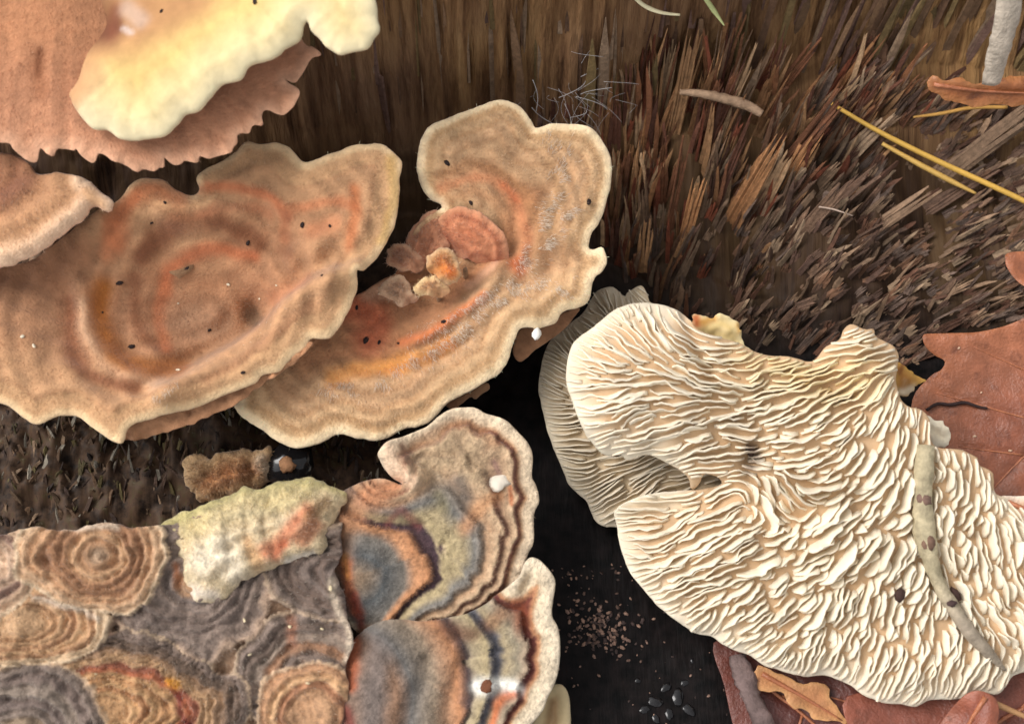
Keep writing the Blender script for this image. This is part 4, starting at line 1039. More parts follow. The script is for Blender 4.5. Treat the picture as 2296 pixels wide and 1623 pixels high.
def gill_mesh(sh, line, height, lean, seed, half=0.03, wave=0.035, tint=None):
    r = np.random.default_rng(seed)
    L = resample(line, 0.05, False) if len(line) > 2 else line
    n = len(L)
    T = np.gradient(L, axis=0); T /= np.linalg.norm(T, axis=1)[:, None] + 1e-9
    lat = np.stack([-T[:, 1], T[:, 0]], 1)
    # lateral towards the lower-left of the field so that all plates lean alike
    if (lat.mean(0) @ np.array([0.5, -0.85])) < 0: lat = -lat
    ar = np.arange(n) * 0.05
    dB, _ = seg_dist(L, sh.out, np.roll(sh.out, -1, 0))
    u = np.linspace(0, 1, n)
    env = np.minimum(1, np.sin(np.pi * np.clip(u, 0.02, 0.98)) * 2.2) ** 0.6
    hh = height * env * np.clip(0.35 + dB / 0.5, 0.35, 1) * (1 + 0.5 * fbm(ar * 3, ar * 0 + seed * 0.37, seed % 50, 2))
    wv = wave * 2 * (fbm(ar * 4.2, ar * 0 + seed * 0.71, seed % 40, 3) + 0.35 * fbm(ar * 11, ar * 0 + seed * 0.31, seed % 30, 2)) * np.clip(dB / 0.25, 0.2, 1)
    wb = 0.3 * wv
    V = []; bpts = []
    for i in range(n):
        b = sh.over(L[i])
        if b is None: b = sh.o + L[i][0] * sh.e1 + L[i][1] * sh.e2
        bpts.append(b)
    bpts = np.array(bpts)
    la = lat[:, :1] * sh.e1 + lat[:, 1:] * sh.e2
    nn = sh.n[None]
    th = half * (0.75 + 0.5 * r.random())
    rows = []
    for (wb_, hz, wd) in ((0, -0.3, -1.25), (0.3, 0.35, -1.0), (0.75, 0.8, -0.85), (1.0, 1.0, -0.45), (1.0, 1.02, 0.45), (0.75, 0.8, 0.85), (0.3, 0.35, 1.0), (0, -0.3, 1.25)):
        rows.append(bpts + nn * (hh * hz)[:, None] + la * ((wb + (wv - wb) * wb_) + lean * hh * max(hz, 0) + wd * th)[:, None])
    V = np.stack(rows, 1).reshape(-1, 3)
    m = len(rows)
    i, k = np.meshgrid(np.arange(n - 1), np.arange(m - 1), indexing='ij')
    a = (i * m + k).ravel()
    F = np.stack([a, a + 1, a + m + 1, a + m], 1).tolist()
    F.append(list(range(m))[::-1]); F.append([(n - 1) * m + q for q in range(m)])
    px = to_px(V)
    c = lin((249, 236, 212)) * np.ones((len(V), 1))
    yl = np.exp(-(poly_dist(px, np.array([(1700, 800), (1850, 850), (1930, 850)])) / 70) ** 2)[:, None] * 0.75
    c = c * (1 - yl) + lin((240, 216, 160)) * yl
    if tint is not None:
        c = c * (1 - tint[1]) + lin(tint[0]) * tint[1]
    c = c * (0.94 + 0.1 * r.random())
    dk = np.exp(-(poly_dist(px, np.array([(1685, 1000), (1695, 1030), (1680, 1050)])) / 14) ** 2)[:, None] * 0.8
    c = c * (1 - dk) + lin((110, 82, 66)) * dk
    # make the tip of the field consistent: orientation of faces
    return V, F, c
base = wood_below(FM_.world(FM_.plane2d([(1800, 1350)]))[0])
fF = thing('gilled_bracket', 'cream white bracket fungus lying upturned with wavy labyrinth gills showing', 'fungus', base)
lobes = [
    (FB_, 'back_lobe', [(1230, 900, 5), (1215, 830, 12), (1290, 740, 35), (1374, 655, 75), (1430, 650, 60), (1330, 700, 45), (1300, 1080, -25), (1350, 1150, -35), (1230, 1000, -12), (1270, 1040, -20), (1420, 1100, -25), (1400, 900, 0)],
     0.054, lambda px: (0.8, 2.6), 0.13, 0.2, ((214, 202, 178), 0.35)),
    (FM_, 'main_body', [(1290, 850, 4), (1300, 780, 18), (1370, 720, 38), (1440, 695, 60), (1500, 710, 70), (1330, 930, -8), (1340, 980, -16), (1400, 1000, -22), (1500, 1020, -20), (1450, 850, 8), (1560, 850, 20), (1540, 950, -8), (1520, 780, 42), (1600, 900, -4),
                        (1550, 1000, -9), (1700, 900, -4), (1600, 820, 8), (1850, 880, -25), (1950, 800, -12), (1920, 770, 10), (1950, 950, -50), (2020, 950, -65), (1700, 1000, -22), (1480, 1130, -24), (1500, 1250, -26), (1560, 1300, -40),
                        (1660, 1200, -38), (1750, 1290, -58), (1650, 1400, -62), (1800, 1450, -72), (1950, 1500, -80), (2000, 1330, -66), (1860, 1200, -42), (1980, 1180, -56), (2120, 1250, 76), (2200, 1300, 68), (2150, 1120, 82),
                        (2150, 1500, 88), (2250, 1200, 60), (2270, 1400, 60), (1420, 1240, -20), (1450, 1330, -32), (1760, 1100, 30), (1720, 1120, 60), (1800, 1050, -40), (1780, 950, -22)],
     0.058, lambda px: ((0.6, 2.0) if (px[0] < 1650 and px[1] < 1350) or px[1] < 930 else (0.2, 0.75)) if px[1] < 1450 else (0.35, 1.0), 0.16, 0.2, None),
]
all_g = []
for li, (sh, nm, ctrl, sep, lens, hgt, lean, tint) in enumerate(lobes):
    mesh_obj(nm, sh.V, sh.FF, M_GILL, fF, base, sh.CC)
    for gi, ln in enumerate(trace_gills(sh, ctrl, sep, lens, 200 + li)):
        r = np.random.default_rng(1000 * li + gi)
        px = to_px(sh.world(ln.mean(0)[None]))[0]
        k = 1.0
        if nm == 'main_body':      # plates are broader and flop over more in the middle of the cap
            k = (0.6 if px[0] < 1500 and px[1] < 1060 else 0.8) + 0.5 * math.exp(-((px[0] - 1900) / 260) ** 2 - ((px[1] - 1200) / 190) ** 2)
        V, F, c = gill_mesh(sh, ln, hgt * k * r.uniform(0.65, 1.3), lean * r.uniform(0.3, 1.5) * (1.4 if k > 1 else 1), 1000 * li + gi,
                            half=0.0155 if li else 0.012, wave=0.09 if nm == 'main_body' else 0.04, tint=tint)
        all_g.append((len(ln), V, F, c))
all_g.sort(key=lambda a: -a[0])
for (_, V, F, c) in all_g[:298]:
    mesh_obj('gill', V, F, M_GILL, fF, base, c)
if len(all_g) > 298:
    VV, FF_, CC = [], [], []; o = 0
    for (_, V, F, c) in all_g[298:]:
        VV.append(V); CC.append(c); FF_ += [[q + o for q in f] for f in F]; o += len(V)
    mesh_obj('small_gills', np.vstack(VV), FF_, M_GILL, fF, base, np.vstack(CC))['kind'] = 'stuff'
print('GILLS', len(all_g))
# torn flaps where the fungus broke off its wood
def flap(name, ol, ref, n, bands, parent, base, mat=M_GILL, seed=1, thick=0.12, **kw):
    sh = Sheet(ol, ref, n, [np.mean(ol, 0)], edge=0.04, thick=thick, step=0.035, bands=bands, seed=seed, **{'frill': 0.05, 'frill_len': 0.1, 'rough': 0.08, 'grit': 0.06, **kw})
    return sh, sh.build(name, mat, parent, base)
flap('torn_base', [(1548, 740), (1550, 715), (1562, 703), (1590, 712), (1605, 704), (1635, 708), (1655, 725), (1666, 752), (1668, 775), (1685, 790), (1650, 785), (1600, 775), (1565, 760)],
     (1610, 740, 1.75), (0, -0.3, 0.95), ((0, (246, 226, 176)), (0.15, (236, 206, 140)), (0.4, (232, 214, 176))), fF, base, seed=111, thick=0.5,
     paint=[([(1555, 712), (1560, 730)], 12, (196, 92, 34), 0.9), ([(1575, 722), (1600, 714)], 10, (222, 160, 70), 0.8), ([(1660, 745), (1655, 730)], 7, (226, 170, 80), 0.7)])
flap('torn_bark', [(2005, 812), (2018, 812), (2040, 830), (2062, 842), (2078, 856), (2060, 862), (2050, 872), (2035, 888), (2012, 885), (2006, 850)],
     (2035, 850, 1.55), (0.1, -0.3, 0.93), ((0, (206, 160, 84)), (0.12, (176, 120, 60)), (0.3, (226, 200, 160))), fF, base, seed=112, thick=0.4,
     paint=[([(2015, 880), (2040, 878)], 12, (232, 214, 186), 0.8), ([(2020, 815), (2015, 830)], 6, (120, 60, 34), 0.7)])
SL, _ = flap('side_lobe', [(2030, 915), (2060, 922), (2085, 935), (2110, 945), (2131, 964), (2132, 985), (2118, 1001), (2098, 1010), (2104, 1040), (2080, 1060), (2055, 1030), (2040, 960)],
             (2085, 985, 1.5), (0.15, -0.25, 0.95), ((0, (246, 234, 208)), (0.2, (238, 222, 192))), fF, base, seed=113, thick=0.2,
             ridges=[([(2070, 950), (2125, 985)], -0.05, 0.03), ([(2060, 940), (2120, 960)], 0.04, 0.03)])
for (x, y, r_, lb_) in ((2013, 1330, 0.08, 'round black crumb caught among the gills beside the pale twig'), (1688, 1012, 0.07, 'dark brown crumb on the stained gills above the curled pocket'), (2140, 1330, 0.09, 'brown crumb on the outer side of the pale twig')):
    P, n_ = FM_.on(x, y)
    if P is not None:
        V, F = lump_mesh(P + n_ * 0.12, r_, n_, seed=int(x), stretch=1.3)
        o = mesh_obj('debris_speck', V, F, M_DEBRIS, None, P, uniform(V, (70, 50, 44), 0.3))
        tag(o, lb_, 'speck', 'crumbs among the gills')

# the twig lying across the gills
def on_gills(x, y, lift):
    P, n_ = FM_.on(x, y)
    return P + FM_.n * lift
tp = catmull([on_gills(x, y, l) for x, y, l in ((2072, 1000, .14), (2066, 1060, .17), (2062, 1120, .19), (2066, 1190, .2), (2078, 1250, .2), (2100, 1310, .18), (2130, 1360, .16), (2165, 1410, .15), (2210, 1460, .12), (2250, 1500, .08))], 5, False)
base = tp[20]
fT = thing('twig', 'pale grey knotted twig lying across the cream gills', 'twig', base)
V, F = tube(tp, [0.1, 0.12, 0.11, 0.14, 0.1, 0.08, 0.09, 0.09, 0.07, 0.02], 10, 0.2, 4)
px = to_px(V)
c = uniform(V, (186, 172, 140), 0.4, 3, 4)
k = np.clip((px[:, 1] - 1280) / 120, 0, 1)[:, None]
c = c * (1 - k) + uniform(V, (158, 144, 126), 0.4, 5, 6) * k
mesh_obj('stem', V, F, M_TWIG, fT, base, c)
for (i, col_, r_) in ((10, (124, 98, 86), 0.08), (17, (126, 98, 82), 0.1), (29, (76, 58, 56), 0.05)):
    P = tp[i] + FM_.n * 0.105
    V, F = lump_mesh(P, r_, FM_.n, seed=i, stretch=1.3, flat=0.5, sides=12)
    mesh_obj('knot', V, F, M_TWIG, fT, base, uniform(V, col_, 0.3, 2, 12))

# ------------------------------------------------------------------ oak leaves
def leaf(ol, ref, n, veins, cols, label, seed, group=None, curl=(), **kw):
    sh = Sheet(ol, ref, n, veins[0], edge=0.014, thick=0.016, step=0.06, smooth_n=4, bands=cols, rough=0.05, seed=seed, speckle=0.03, under=(150, 100, 75),
               ridges=[(v, -0.035, 0.035) for v in veins] + list(curl), **kw)
    b = sh.o
    hb = wood_below(b); hb = b if hb is None else hb
    t = thing('oak_leaf', label, 'leaf', hb, group)
    sh.build('blade', M_LEAF, t, hb)
    for i, v in enumerate(veins):
        pts = [p for p in (sh.over(q) for q in resample(sh.plane2d(catmull(v, 5, False)), 0.12, False)) if p is not None]
        if len(pts) < 3: continue
        V, F = tube(np.array(pts) + sh.n * 0.004, [0.022 if i else 0.04, 0.008], 5)
        mesh_obj('vein', V, F, M_LEAF, t, hb, uniform(V, (176, 110, 76), 0.1))
    return sh, t
LB = ((0, (160, 96, 60)), (0.08, (164, 100, 68)), (0.5, (156, 96, 68)), (1.2, (144, 84, 60)), (2, (134, 76, 54)))
OL, tOL = leaf([(2246, 588), (2253, 575), (2300, 571), (2400, 560), (2600, 680), (2640, 950), (2540, 1180), (2380, 1260), (2230, 1220), (2120, 1120), (2050, 1000), (2046, 896), (2087, 843), (2107, 832), (2117, 818), (2114, 808),
                (2094, 798), (2073, 781), (2065, 761), (2073, 752), (2128, 750), (2195, 747), (2263, 730), (2318, 702), (2310, 672), (2272, 640), (2250, 611)],
               (2200, 900, 0.72), (-0.12, -0.26, 0.96), [[(2650, 760), (2450, 900), (2300, 1020), (2180, 1150)], [(2450, 900), (2300, 830), (2180, 780)], [(2380, 960), (2240, 920), (2100, 880)], [(2520, 840), (2400, 700), (2300, 610)],
               [(2300, 1020), (2220, 1010), (2150, 1000)]], LB,
               'glossy chestnut brown oak leaf with pointed lobes beside the upturned gilled fungus', 121, 'fallen oak leaves',
               curl=[([(2070, 760), (2250, 740), (2330, 690)], 0.12, 0.25), ([(2300, 560), (2260, 610), (2300, 670)], 0.25, 0.3)])
specks(OL, [(2185, 978, 0.03, 'on the oak leaf near its inner side vein'), (2200, 880, 0.02, 'on the oak leaf just above the dark wiry stem'), (2265, 1010, 0.03, 'on the oak leaf close to its midrib'), (2150, 780, 0.025, 'on the pointed lobe of the oak leaf')], 'tiny pale crumb on the glossy chestnut oak leaf', 'crumbs on the oak leaf', (226, 190, 160), 'crumb')
pts = [OL.on(x, y)[0] for x, y in ((2075, 922), (2100, 908), (2130, 910), (2160, 905), (2190, 914), (2212, 918))]
pts = [p + np.array([0, 0, 0.05]) for p in pts if p is not None]
if len(pts) > 3:
    V, F = tube(catmull(pts, 4, False), [0.02, 0.028, 0.018], 6, 0.2)
    tag(mesh_obj('twig', V, F, M_TWIG, None, pts[0], uniform(V, (60, 44, 42), 0.2)), 'thin dark wiry stem on the glossy chestnut oak leaf', 'twig')
leaf([(1600, 1440), (1680, 1450), (1800, 1480), (1950, 1540), (2060, 1560), (2120, 1620), (2060, 1740), (1850, 1760), (1700, 1720), (1650, 1640), (1625, 1540)],
     (1800, 1590, 0.16), (0, -0.12, 0.98), [[(1640, 1480), (1800, 1600), (1950, 1740)], [(1750, 1560), (1850, 1560), (1950, 1590)], [(1800, 1600), (1780, 1680), (1790, 1740)]],
     ((0, (112, 62, 50)), (0.4, (92, 48, 40)), (1.5, (84, 44, 38))), 'dark reddish oak leaf lying flat beneath the gilled fungus rim', 122, 'fallen oak leaves')
leaf([(1700, 1495), (1760, 1510), (1800, 1530), (1850, 1535), (1862, 1560), (1880, 1590), (1905, 1625), (1870, 1612), (1835, 1615), (1800, 1590), (1780, 1592), (1765, 1565), (1740, 1550), (1712, 1552), (1690, 1530)],
     (1790, 1555, 0.34), (0.1, -0.2, 0.95), [[(1710, 1510), (1800, 1560), (1890, 1615)]],
     ((0, (206, 152, 100)), (0.1, (190, 132, 86)), (0.4, (170, 112, 74))), 'torn light brown leaf scrap with ragged edge below the gilled fungus', 123, 'fallen oak leaves', frill=0.05, frill_len=0.12)
leaf([(2100, 1640), (2130, 1590), (2160, 1555), (2190, 1545), (2225, 1560), (2235, 1590), (2225, 1640), (2200, 1740), (2080, 1740)],
     (2165, 1590, 0.62), (-0.2, -0.25, 0.93), [[(2205, 1560), (2170, 1620), (2140, 1700)]],
     ((0, (150, 86, 62)), (0.2, (136, 76, 58)), (0.6, (116, 62, 48))), 'curled russet leaf standing up against the gilled fungus rim', 124, 'fallen oak leaves',
     curl=[([(2195, 1555), (2215, 1600), (2200, 1660)], 0.3, 0.25)])
leaf([(1900, 1560), (2100, 1540), (2240, 1520), (2400, 1480), (2440, 1640), (2300, 1760), (2000, 1760), (1920, 1660)],
     (2150, 1620, 0.28), (0, -0.15, 0.97), [[(2400, 1530), (2200, 1640), (2000, 1740)], [(2250, 1610), (2300, 1580), (2310, 1540)]],
     ((0, (142, 80, 60)), (0.4, (128, 72, 56)), (1.5, (108, 58, 46))), 'russet oak leaf under the curled leaf and gilled fungus', 125, 'fallen oak leaves')
leaf([(2240, 1115), (2275, 1112), (2340, 1120), (2400, 1200), (2360, 1260), (2300, 1180), (2262, 1150)], (2300, 1150, 1.55), (0, -0.3, 0.95), [[(2260, 1125), (2330, 1160), (2380, 1220)]],
     ((0, (226, 206, 186)), (0.15, (186, 140, 104)), (0.5, (160, 110, 80))), 'pale ragged leaf shred on the rim of the gilled fungus', 126)
# bark strip by the torn leaf
pts = [at(x, y, z) for x, y, z in ((1655, 1468, 0.42), (1665, 1500, 0.44), (1680, 1540, 0.42), (1695, 1580, 0.4), (1720, 1630, 0.36), (1730, 1660, 0.3))]
V, F = tube(catmull(pts, 5, False), [0.09, 0.13, 0.11, 0.12, 0.05], 9, 0.4, 5, flat=0.5)
tag(mesh_obj('bark_strip', V, F, M_TWIG, None, pts[0], uniform(V, (112, 94, 90), 0.5, 3, 9)), 'greyish pink ribbed bark strip poking from beneath the gilled fungus', 'bark')
pts = [at(x, y, z) for x, y, z in ((2200, 1568, 0.78), (2215, 1572, 0.8), (2250, 1585, 0.72), (2320, 1615, 0.6))]
V, F = tube(catmull(pts, 5, False), [0.06, 0.05, 0.03], 7)
tag(mesh_obj('leaf_stalk', V, F, M_NEEDLE, None, pts[0], uniform(V, (186, 140, 96), 0.1)), 'thin tan leaf stalk on the russet leaf', 'stalk')
#@@WOOD
# ------------------------------------------------------------------ splinters of the rotten wood
def splinter(P, d, length, width, seed, depth=None, bend=0.1, point=0.4):
    r = np.random.default_rng(seed)
    d = d / np.linalg.norm(d)
    a = np.cross(d, -FW + r.normal(0, 0.25, 3)); a /= np.linalg.norm(a)
    b = np.cross(a, d)
    depth = width * r.uniform(0.4, 0.8) if depth is None else depth
    bx, by = r.normal(0, bend), r.normal(0, bend * 0.6)
    V = []
    lv = (-0.12, 0.35, 0.72, 1.0)
    wd = (1.05, 1.0, r.uniform(0.7, 1.0), r.uniform(0.15, 0.9) if r.random() > point else 0.12)
    for t, k in zip(lv, wd):
        c = P + d * length * t + a * bx * length * t * t + b * by * length * t * t
        for (u, v) in ((-1, -0.6), (-0.35, -1), (1, -0.5), (0.8, 0.8), (-0.8, 0.7)):
            q = c + a * u * width * 0.5 * k * r.uniform(0.75, 1.15) + b * v * depth * 0.5 * k * r.uniform(0.7, 1.2)
            if t == 1.0: q = q + d * r.uniform(-0.16, 0.14) * min(length, 0.6)
            V.append(q)
    F = []
    for l in range(3):
        for q in range(5):
            F.append([l * 5 + q, l * 5 + (q + 1) % 5, l * 5 + 5 + (q + 1) % 5, l * 5 + 5 + q])
    F.append([15, 16, 17, 18, 19]); F.append([4, 3, 2, 1, 0])
    return np.array(V), F
PAL = [(158, 112, 74), (138, 92, 62), (176, 132, 92), (120, 78, 54), (150, 118, 92), (104, 66, 50), (186, 150, 114), (128, 70, 48)]
PALG = [(128, 100, 80), (112, 86, 70), (146, 118, 94), (98, 74, 62), (126, 92, 70), (160, 134, 108), (104, 72, 56), (116, 96, 84)]
SPL = []
r = np.random.default_rng(77)
def lean_at(x, y):
    return math.radians(np.interp(x, [1250, 1450, 1700, 1950, 2296], [-3, 4, 22, 40, 58]) * np.interp(y, [100, 300, 600], [0.6, 0.85, 1.1]))
def add_spl(x, y, Lpx, wpx, lean, pal, seed, rise=0.5, tone=1.0, bundle=1):
    P = wood_hit(x, y)
    if P is None: return
    d = RT * math.sin(lean) + (np.array([0, 0.5, rise])) * math.cos(lean)
    k = (np.linalg.norm(P - CAM)) / FPX
    rr = np.random.default_rng(seed)
    c = lin(pal[rr.integers(len(pal))]) * rr.uniform(0.65, 1.2) * tone
    t = np.repeat([0.95, 0.98, 1.0, 1.1], 5)[:, None]
    VV, FF, CC = [], [], []
    la = np.cross(d / np.linalg.norm(d), -FW); la /= np.linalg.norm(la)
    for q in range(bundle):                       # a big splinter is a sheaf of fibres with a ragged end
        off = la * (q - (bundle - 1) / 2) * wpx * k / bundle * 0.95
        V, F = splinter(P + off - d * (0.12 if bundle > 1 else 0.0), d, Lpx * k * 1.3 * (rr.uniform(0.78, 1.06) if bundle > 1 else 1), wpx * k / bundle * 1.35, seed * 7 + q,
                        bend=0.03 if bundle > 1 else 0.1, point=0.25 if bundle > 1 else 0.45)
        VV.append(V); FF += [[a + 20 * q for a in f] for f in F]
        CC.append(np.clip(c[None] * t * rr.uniform(0.85, 1.15) * (1 + 0.1 * rr.normal(size=(20, 1))), 0.01, 0.8))
    SPL.append((Lpx * wpx * (1.5 if bundle > 1 else 1), np.vstack(VV), FF, np.vstack(CC)))
hero = [(1745, 395, 190, 36, 32), (1752, 424, 125, 30, 24), (1893, 356, 110, 38, 42), (2146, 373, 186, 42, 46), (1640, 500, 200, 44, 22), (1690, 470, 130, 52, 22), (1560, 300, 170, 22, 12), (1640, 280, 170, 20, 22),
        (1600, 470, 200, 20, 16), (1480, 470, 110, 34, 3), (1510, 300, 200, 30, 8), (1440, 250, 110, 26, 4), (1415, 480, 150, 22, 3), (1440, 610, 120, 30, 2), (1750, 200, 110, 26, 30), (1700, 200, 100, 22, 24),
        (1380, 320, 90, 24, 0), (1530, 560, 160, 26, 8), (1500, 520, 190, 20, 6), (1335, 250, 110, 28, -4), (1930, 180, 90, 96, 6), (1980, 500, 120, 30, 50), (2080, 470, 130, 30, 52), (1860, 470, 110, 34, 42), (1800, 520, 120, 30, 34)]
for i, (x, y, L, w_, ln) in enumerate(hero):
    add_spl(x, y, L, w_, math.radians(ln), PAL if x < 1800 else PALG, 5000 + i, 0.95, 1.1, 5)
n = 0
while n < 1750:
    x, y = r.uniform(1200, 2330), r.uniform(150, 860)
    top_l = np.interp(x, [1200, 1350, 1600, 1900, 2330], [270, 240, 200, 200, 250])
    bot_l = np.interp(x, [1200, 1330, 1450, 1560, 1700, 1850, 2000, 2100, 2330], [300, 560, 680, 730, 790, 850, 860, 760, 700])
    if y < top_l or y > bot_l: continue
    f = float(np.clip((x - 1380) / 520 + (y - 480) / 380, 0, 1))          # 0: long upright fibres, 1: short stubs
    ln = lean_at(x, y)
    # clumps with open black gaps between them, drawn out along the grain
    gx, gy = x * math.cos(ln) + y * math.sin(ln), -x * math.sin(ln) + y * math.cos(ln)
    cl = float(vnoise(gx / 26, gy / 95, 5)) * 0.6 + float(vnoise(gx / 60, gy / 130, 15)) * 0.4
    if cl < 0.40 + 0.16 * (1 - f) * r.random(): n += 0; 
    if cl < 0.50 - 0.08 * f and r.random() < 0.97: continue
    tall = 0.6 + 1.1 * max(cl - 0.42, 0) / 0.4
    L = ((1 - f) * r.uniform(25, 120) + f * r.uniform(18, 58)) * tall
    wd = (1 - f) * r.uniform(4, 11) + f * r.uniform(4, 10)
    nb = 1
    if r.random() < 0.25 + 0.4 * f: nb = int(r.integers(3, 6)); wd *= 2.3; L *= 1.15 - 0.4 * f
    add_spl(x, y, L, wd, ln + r.normal(0, 0.06 + 0.16 * f), PAL if r.random() > f else PALG, 6000 + n, r.uniform(0.8, 1.3), 0.45 + 0.75 * float(vnoise(x / 34, y / 34, 25)), nb)
    n += 1
# slivers lifting off the upright face
for i in range(260):
    x, y = r.uniform(650, 2330), r.uniform(-20, 300 if i % 3 else 200)
    if x > 1700 and y > 190: continue
    P = wood_hit(x, y)
    if P is None: continue
    k = np.linalg.norm(P - CAM) / FPX
    d = np.array([0.18 * math.sin(lean_at(x, y)) * 2, 0.16 + 0.1 * r.random(), 1.0])
    V, F = splinter(P - np.array([0, 0, 0.3]), d, r.uniform(0.6, 2.6), r.uniform(7, 30) * k, 9000 + i, depth=r.uniform(4, 9) * k, bend=0.03)
    c = lin([(134, 104, 78), (150, 124, 100), (112, 84, 64), (128, 106, 70), (120, 92, 80)][i % 5]) * r.uniform(0.7, 1.15)
    SPL.append((60 * 18 * (0.4 + r.random()), V, F, np.clip(c[None] * (1 + 0.1 * r.normal(size=(20, 1))), 0.01, 0.8)))
for i in range(700):                                # bark shreds on the dark wood between the brackets
    x, y = r.uniform(-20, 860), r.uniform(930, 1190)
    P = wood_hit(x, y)
    if P is None: continue
    k = np.linalg.norm(P - CAM) / FPX
    d = np.array([r.normal(0.05, 0.22), 0.7, r.uniform(0.2, 0.8)])
    V, F = splinter(P - np.array([0, 0, 0.05]), d, r.uniform(12, 46) * k, r.uniform(4, 13) * k, 11000 + i, bend=0.2, point=0.0)
    c = lin([(104, 80, 60), (84, 64, 52), (128, 104, 82), (70, 54, 46), (150, 140, 124), (96, 84, 52)][i % 6]) * (0.25 + 0.9 * float(vnoise(x / 50, y / 40, 35)))
    SPL.append((200, V, F, np.clip(c[None] * (1 + 0.12 * r.normal(size=(20, 1))), 0.008, 0.8)))
SPL.sort(key=lambda a: -a[0])
for (_, V, F, c) in SPL[:290]:
    mesh_obj('splinter', V, F, M_SPLINT, stump, (0, 0, 0), c, smooth=False)
VV = np.vstack([s[1] for s in SPL[290:]]); CC = np.vstack([s[3] for s in SPL[290:]])
FF_ = []; off_ = 0
for i, s in enumerate(SPL[290:]): FF_ += [[q + off_ for q in f] for f in s[2]]; off_ += len(s[1])
mesh_obj('fine_splinters', VV, FF_, M_SPLINT, stump, (0, 0, 0), CC, smooth=False)['kind'] = 'stuff'

# ------------------------------------------------------------------ small things on the wood
def rod(name, pix, rad, color, label, cat, mat=M_NEEDLE, lift=0.25, group=None, sides=7, noise=0.05, ends=None, z=None, var=0.1, flat=1.0):
    pts = []
    for q, (x, y) in enumerate(pix):
        P = wood_hit(x, y) if z is None else at(x, y, z[q])
        pts.append(P)
    pts = np.array(pts)
    if z is None:                                   # lies straight across the highest fibres
        ds = [(p - CAM) @ FW for p in pts]
        w_ = np.linspace(0, 1, len(pts))
        m = min(ds) - lift
        pts = np.array([CAM + ray(x, y) / (ray(x, y) @ FW) * m for x, y in pix])
    V, F = tube(catmull(pts, 6, False), rad, sides, noise, len(pix) + int(pix[0][0]), flat)
    o = mesh_obj(name, V, F, mat, None, pts[0], uniform(V, color, var, 3, 8))
    return tag(o, label, cat, group)
rod('pine_needle', [(1865, 233), (1970, 295), (2100, 360), (2220, 415), (2320, 462)], [0.03, 0.042, 0.045, 0.045], (222, 176, 84), 'long yellow pine needle crossing the splinters, blunt tip free', 'pine needle', lift=0.2, group='fallen pine needles')
rod('pine_needle', [(1978, 322), (2060, 368), (2130, 405), (2188, 434)], [0.03, 0.045, 0.045, 0.02], (218, 176, 96), 'shorter yellow pine needle lying close along the long one', 'pine needle', lift=0.25, group='fallen pine needles')
rod('pine_needle', [(2048, 263), (2110, 255), (2180, 242), (2258, 241)], [0.015, 0.03, 0.03, 0.03], (198, 150, 78), 'thin curved yellow needle below the curled brown leaf', 'pine needle', lift=0.3, group='fallen pine needles')
rod('broken_stick', [(2272, -60), (2258, 40), (2240, 110), (2222, 186)], [0.15, 0.16, 0.15, 0.12], (206, 192, 174), 'whitish peeled stick hanging over the stump face', 'stick', M_TWIG, sides=9, noise=0.2, z=(5.2, 4.6, 4.1, 3.5), var=0.25, flat=0.5)
rod('wood_fibre', [(1524, 207), (1580, 212), (1640, 226), (1680, 240), (1708, 256)], [0.04, 0.07, 0.08, 0.06], (166, 136, 110), 'pale stringy fibre lying level across the upright splinters', 'fibre', M_TWIG, lift=0.95, noise=0.25, var=0.25)
rod('grass_blade', [(1405, -25), (1440, 10), (1480, 28), (1525, 34)], [0.03, 0.04, 0.02], (206, 196, 160), 'dry pale grass blade bent across the stump face', 'grass blade', lift=0.12, flat=0.3)
rod('grass_blade', [(1570, -20), (1592, 12), (1608, 35), (1624, 58)], [0.04, 0.045, 0.01], (196, 202, 138), 'short yellow green grass tip on the stump face', 'grass blade', lift=0.12, flat=0.3)
rod('hair_fibre', [(1836, 464), (1870, 470), (1912, 484)], [0.012, 0.014, 0.006], (200, 176, 158), 'thin white bristle among the brown stubs', 'fibre', lift=0.5)
rod('hair_fibre', [(1765, 522), (1790, 533)], [0.012, 0.016], (222, 206, 180), 'short pale bristle end among the brown stubs', 'fibre', lift=0.5) if False else None
# curled brown leaf at the foot of the face
leaf([(2080, 185), (2092, 172), (2110, 178), (2140, 176), (2180, 186), (2215, 180), (2260, 172), (2340, 180), (2400, 210), (2340, 236), (2270, 240), (2220, 236), (2170, 240), (2130, 226), (2095, 215)],
     (2220, 208, 2.75), (0, -0.55, 0.8), [[(2090, 190), (2200, 205), (2380, 212)]], ((0, (176, 116, 70)), (0.12, (160, 96, 56)), (0.4, (128, 70, 42))),
     'crumpled rusty brown leaf edge under the whitish stick', 127, frill=0.07, frill_len=0.15, curl=[([(2100, 182), (2200, 190), (2350, 190)], 0.15, 0.12)])
# cobweb and mould threads
VV, FF_ = [], []; o = 0
for i in range(36):
    x0, y0 = r.normal(1290, 60), r.normal(212, 32)
    P = wood_hit(x0, y0)
    an = r.uniform(-1.2, 2.6); L = r.uniform(25, 90)
    x1, y1 = x0 + math.cos(an) * L, y0 + math.sin(an) * L
    dep = (P - CAM) @ FW - r.uniform(0.15, 0.5)
    q = np.array([CAM + ray(x0 + (x1 - x0) * t + math.sin(t * 3.1) * 16 * math.sin(i * 1.7), y0 + (y1 - y0) * t) / (ray(x0, y0) @ FW) * (dep + 0.2 * t) for t in np.linspace(0, 1, 10)])
    V, F = tube(q, 0.0025 if i % 4 else 0.005, 3, 0, i)
    VV.append(V); FF_ += [[a + o for a in f] for f in F]; o += len(V)
V = np.vstack(VV)
ob = mesh_obj('cobweb', V, FF_, M_FUZZ, None, V[0], uniform(V, (232, 228, 226), 0.05))
tag(ob, 'whitish cobweb threads tangled between bracket rim and splinters', 'cobweb')
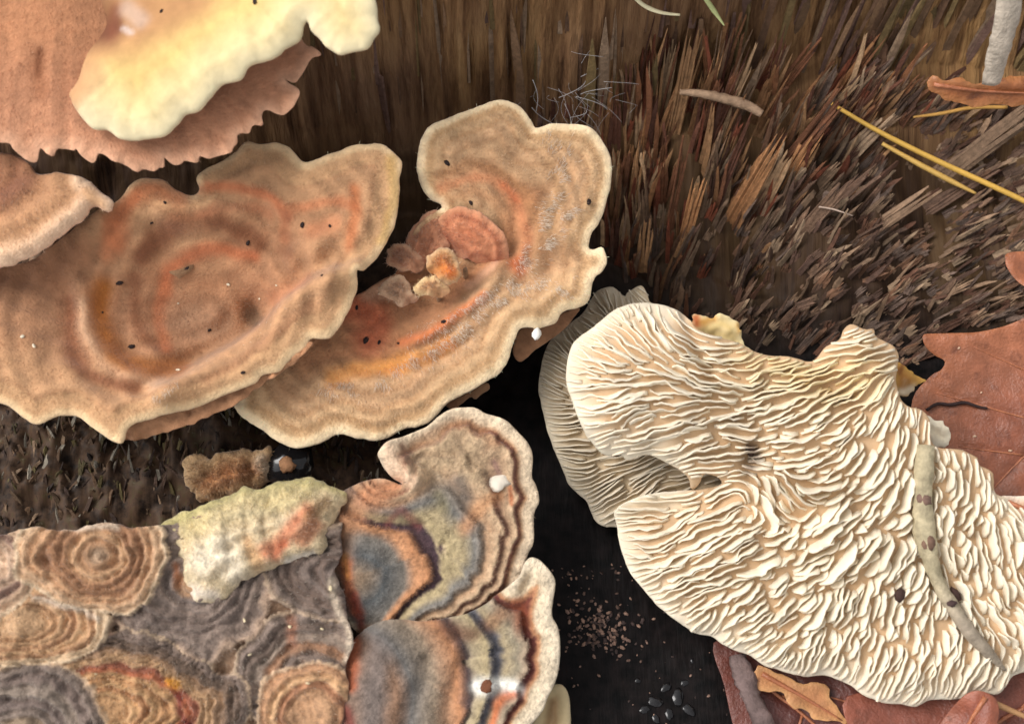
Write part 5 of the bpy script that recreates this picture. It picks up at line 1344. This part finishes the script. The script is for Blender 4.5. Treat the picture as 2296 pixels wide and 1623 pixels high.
# round resin hole with a pellet, water beads and crumbs on the black ledge
for i, (x, y, r_) in enumerate([(1492, 1540, 0.10), (1470, 1572, 0.13), (1520, 1562, 0.14), (1445, 1590, 0.09), (1545, 1590, 0.12), (1500, 1600, 0.1), (1430, 1525, 0.06), (1535, 1530, 0.08), (1552, 1480, 0.05), (1470, 1610, 0.08)]):
    P = wood_hit(x, y)
    V, F = lump_mesh(P, r_ * 0.62, seed=i, flat=0.3, sides=14, stretch=1.5)
    tag(mesh_obj('water_bead', V, F, M_DROP, None, P, None), 'small glossy black bead of water clustered on the soaked ledge', 'water bead', 'water beads on the ledge')
P = at(655, 1047, 0.75)
ring = []
V, F = lump_mesh(P + np.array([0, -0.1, 0.25]), 0.36, np.array([0, -0.4, 0.9]), seed=4, flat=0.5, sides=18)
fP = thing('black_blob', 'black glossy round blob with a pale pellet beside the fuzzy tan knob', 'blob', P)
mesh_obj('blob', V, F, M_DROP, fP, P)
V, F = lump_mesh(P + np.array([0, -0.14, 0.43]), 0.12, np.array([0, -0.4, 0.9]), seed=5, flat=0.5, sides=12)
mesh_obj('pellet', V, F, M_DEBRIS, fP, P, uniform(V, (166, 122, 88), 0.2))
VV, FF_, CC = [], [], []; o = 0
for i in range(300):
    if i < 190: x, y = r.normal(1345, 42), r.normal(1412, 32)
    elif i < 225: x, y = r.normal(1330, 70), r.normal(1285, 12)
    else: x, y = r.uniform(1250, 1640), r.uniform(1250, 1630)
    P = wood_hit(x, y)
    if P is None: continue
    rr = r.uniform(0.01, 0.036) * (0.85 if i < 190 else 0.6)
    V, F = lump_mesh(P + np.array([0, 0, rr * 0.3]), rr, seed=i, flat=0.6, sides=5, stretch=1.6)
    VV.append(V); FF_ += [[a + o for a in f] for f in F]; o += len(V)
    CC.append(uniform(V, [(140, 112, 98), (104, 82, 72), (156, 124, 106), (74, 60, 56)][i % 4], 0.2))
ob = mesh_obj('wood_crumbs', np.vstack(VV), FF_, M_DEBRIS, None, VV[0][0], np.vstack(CC))
tag(ob, 'scatter of brown rotten wood crumbs on the black soaked ledge', 'crumbs'); ob['kind'] = 'stuff'
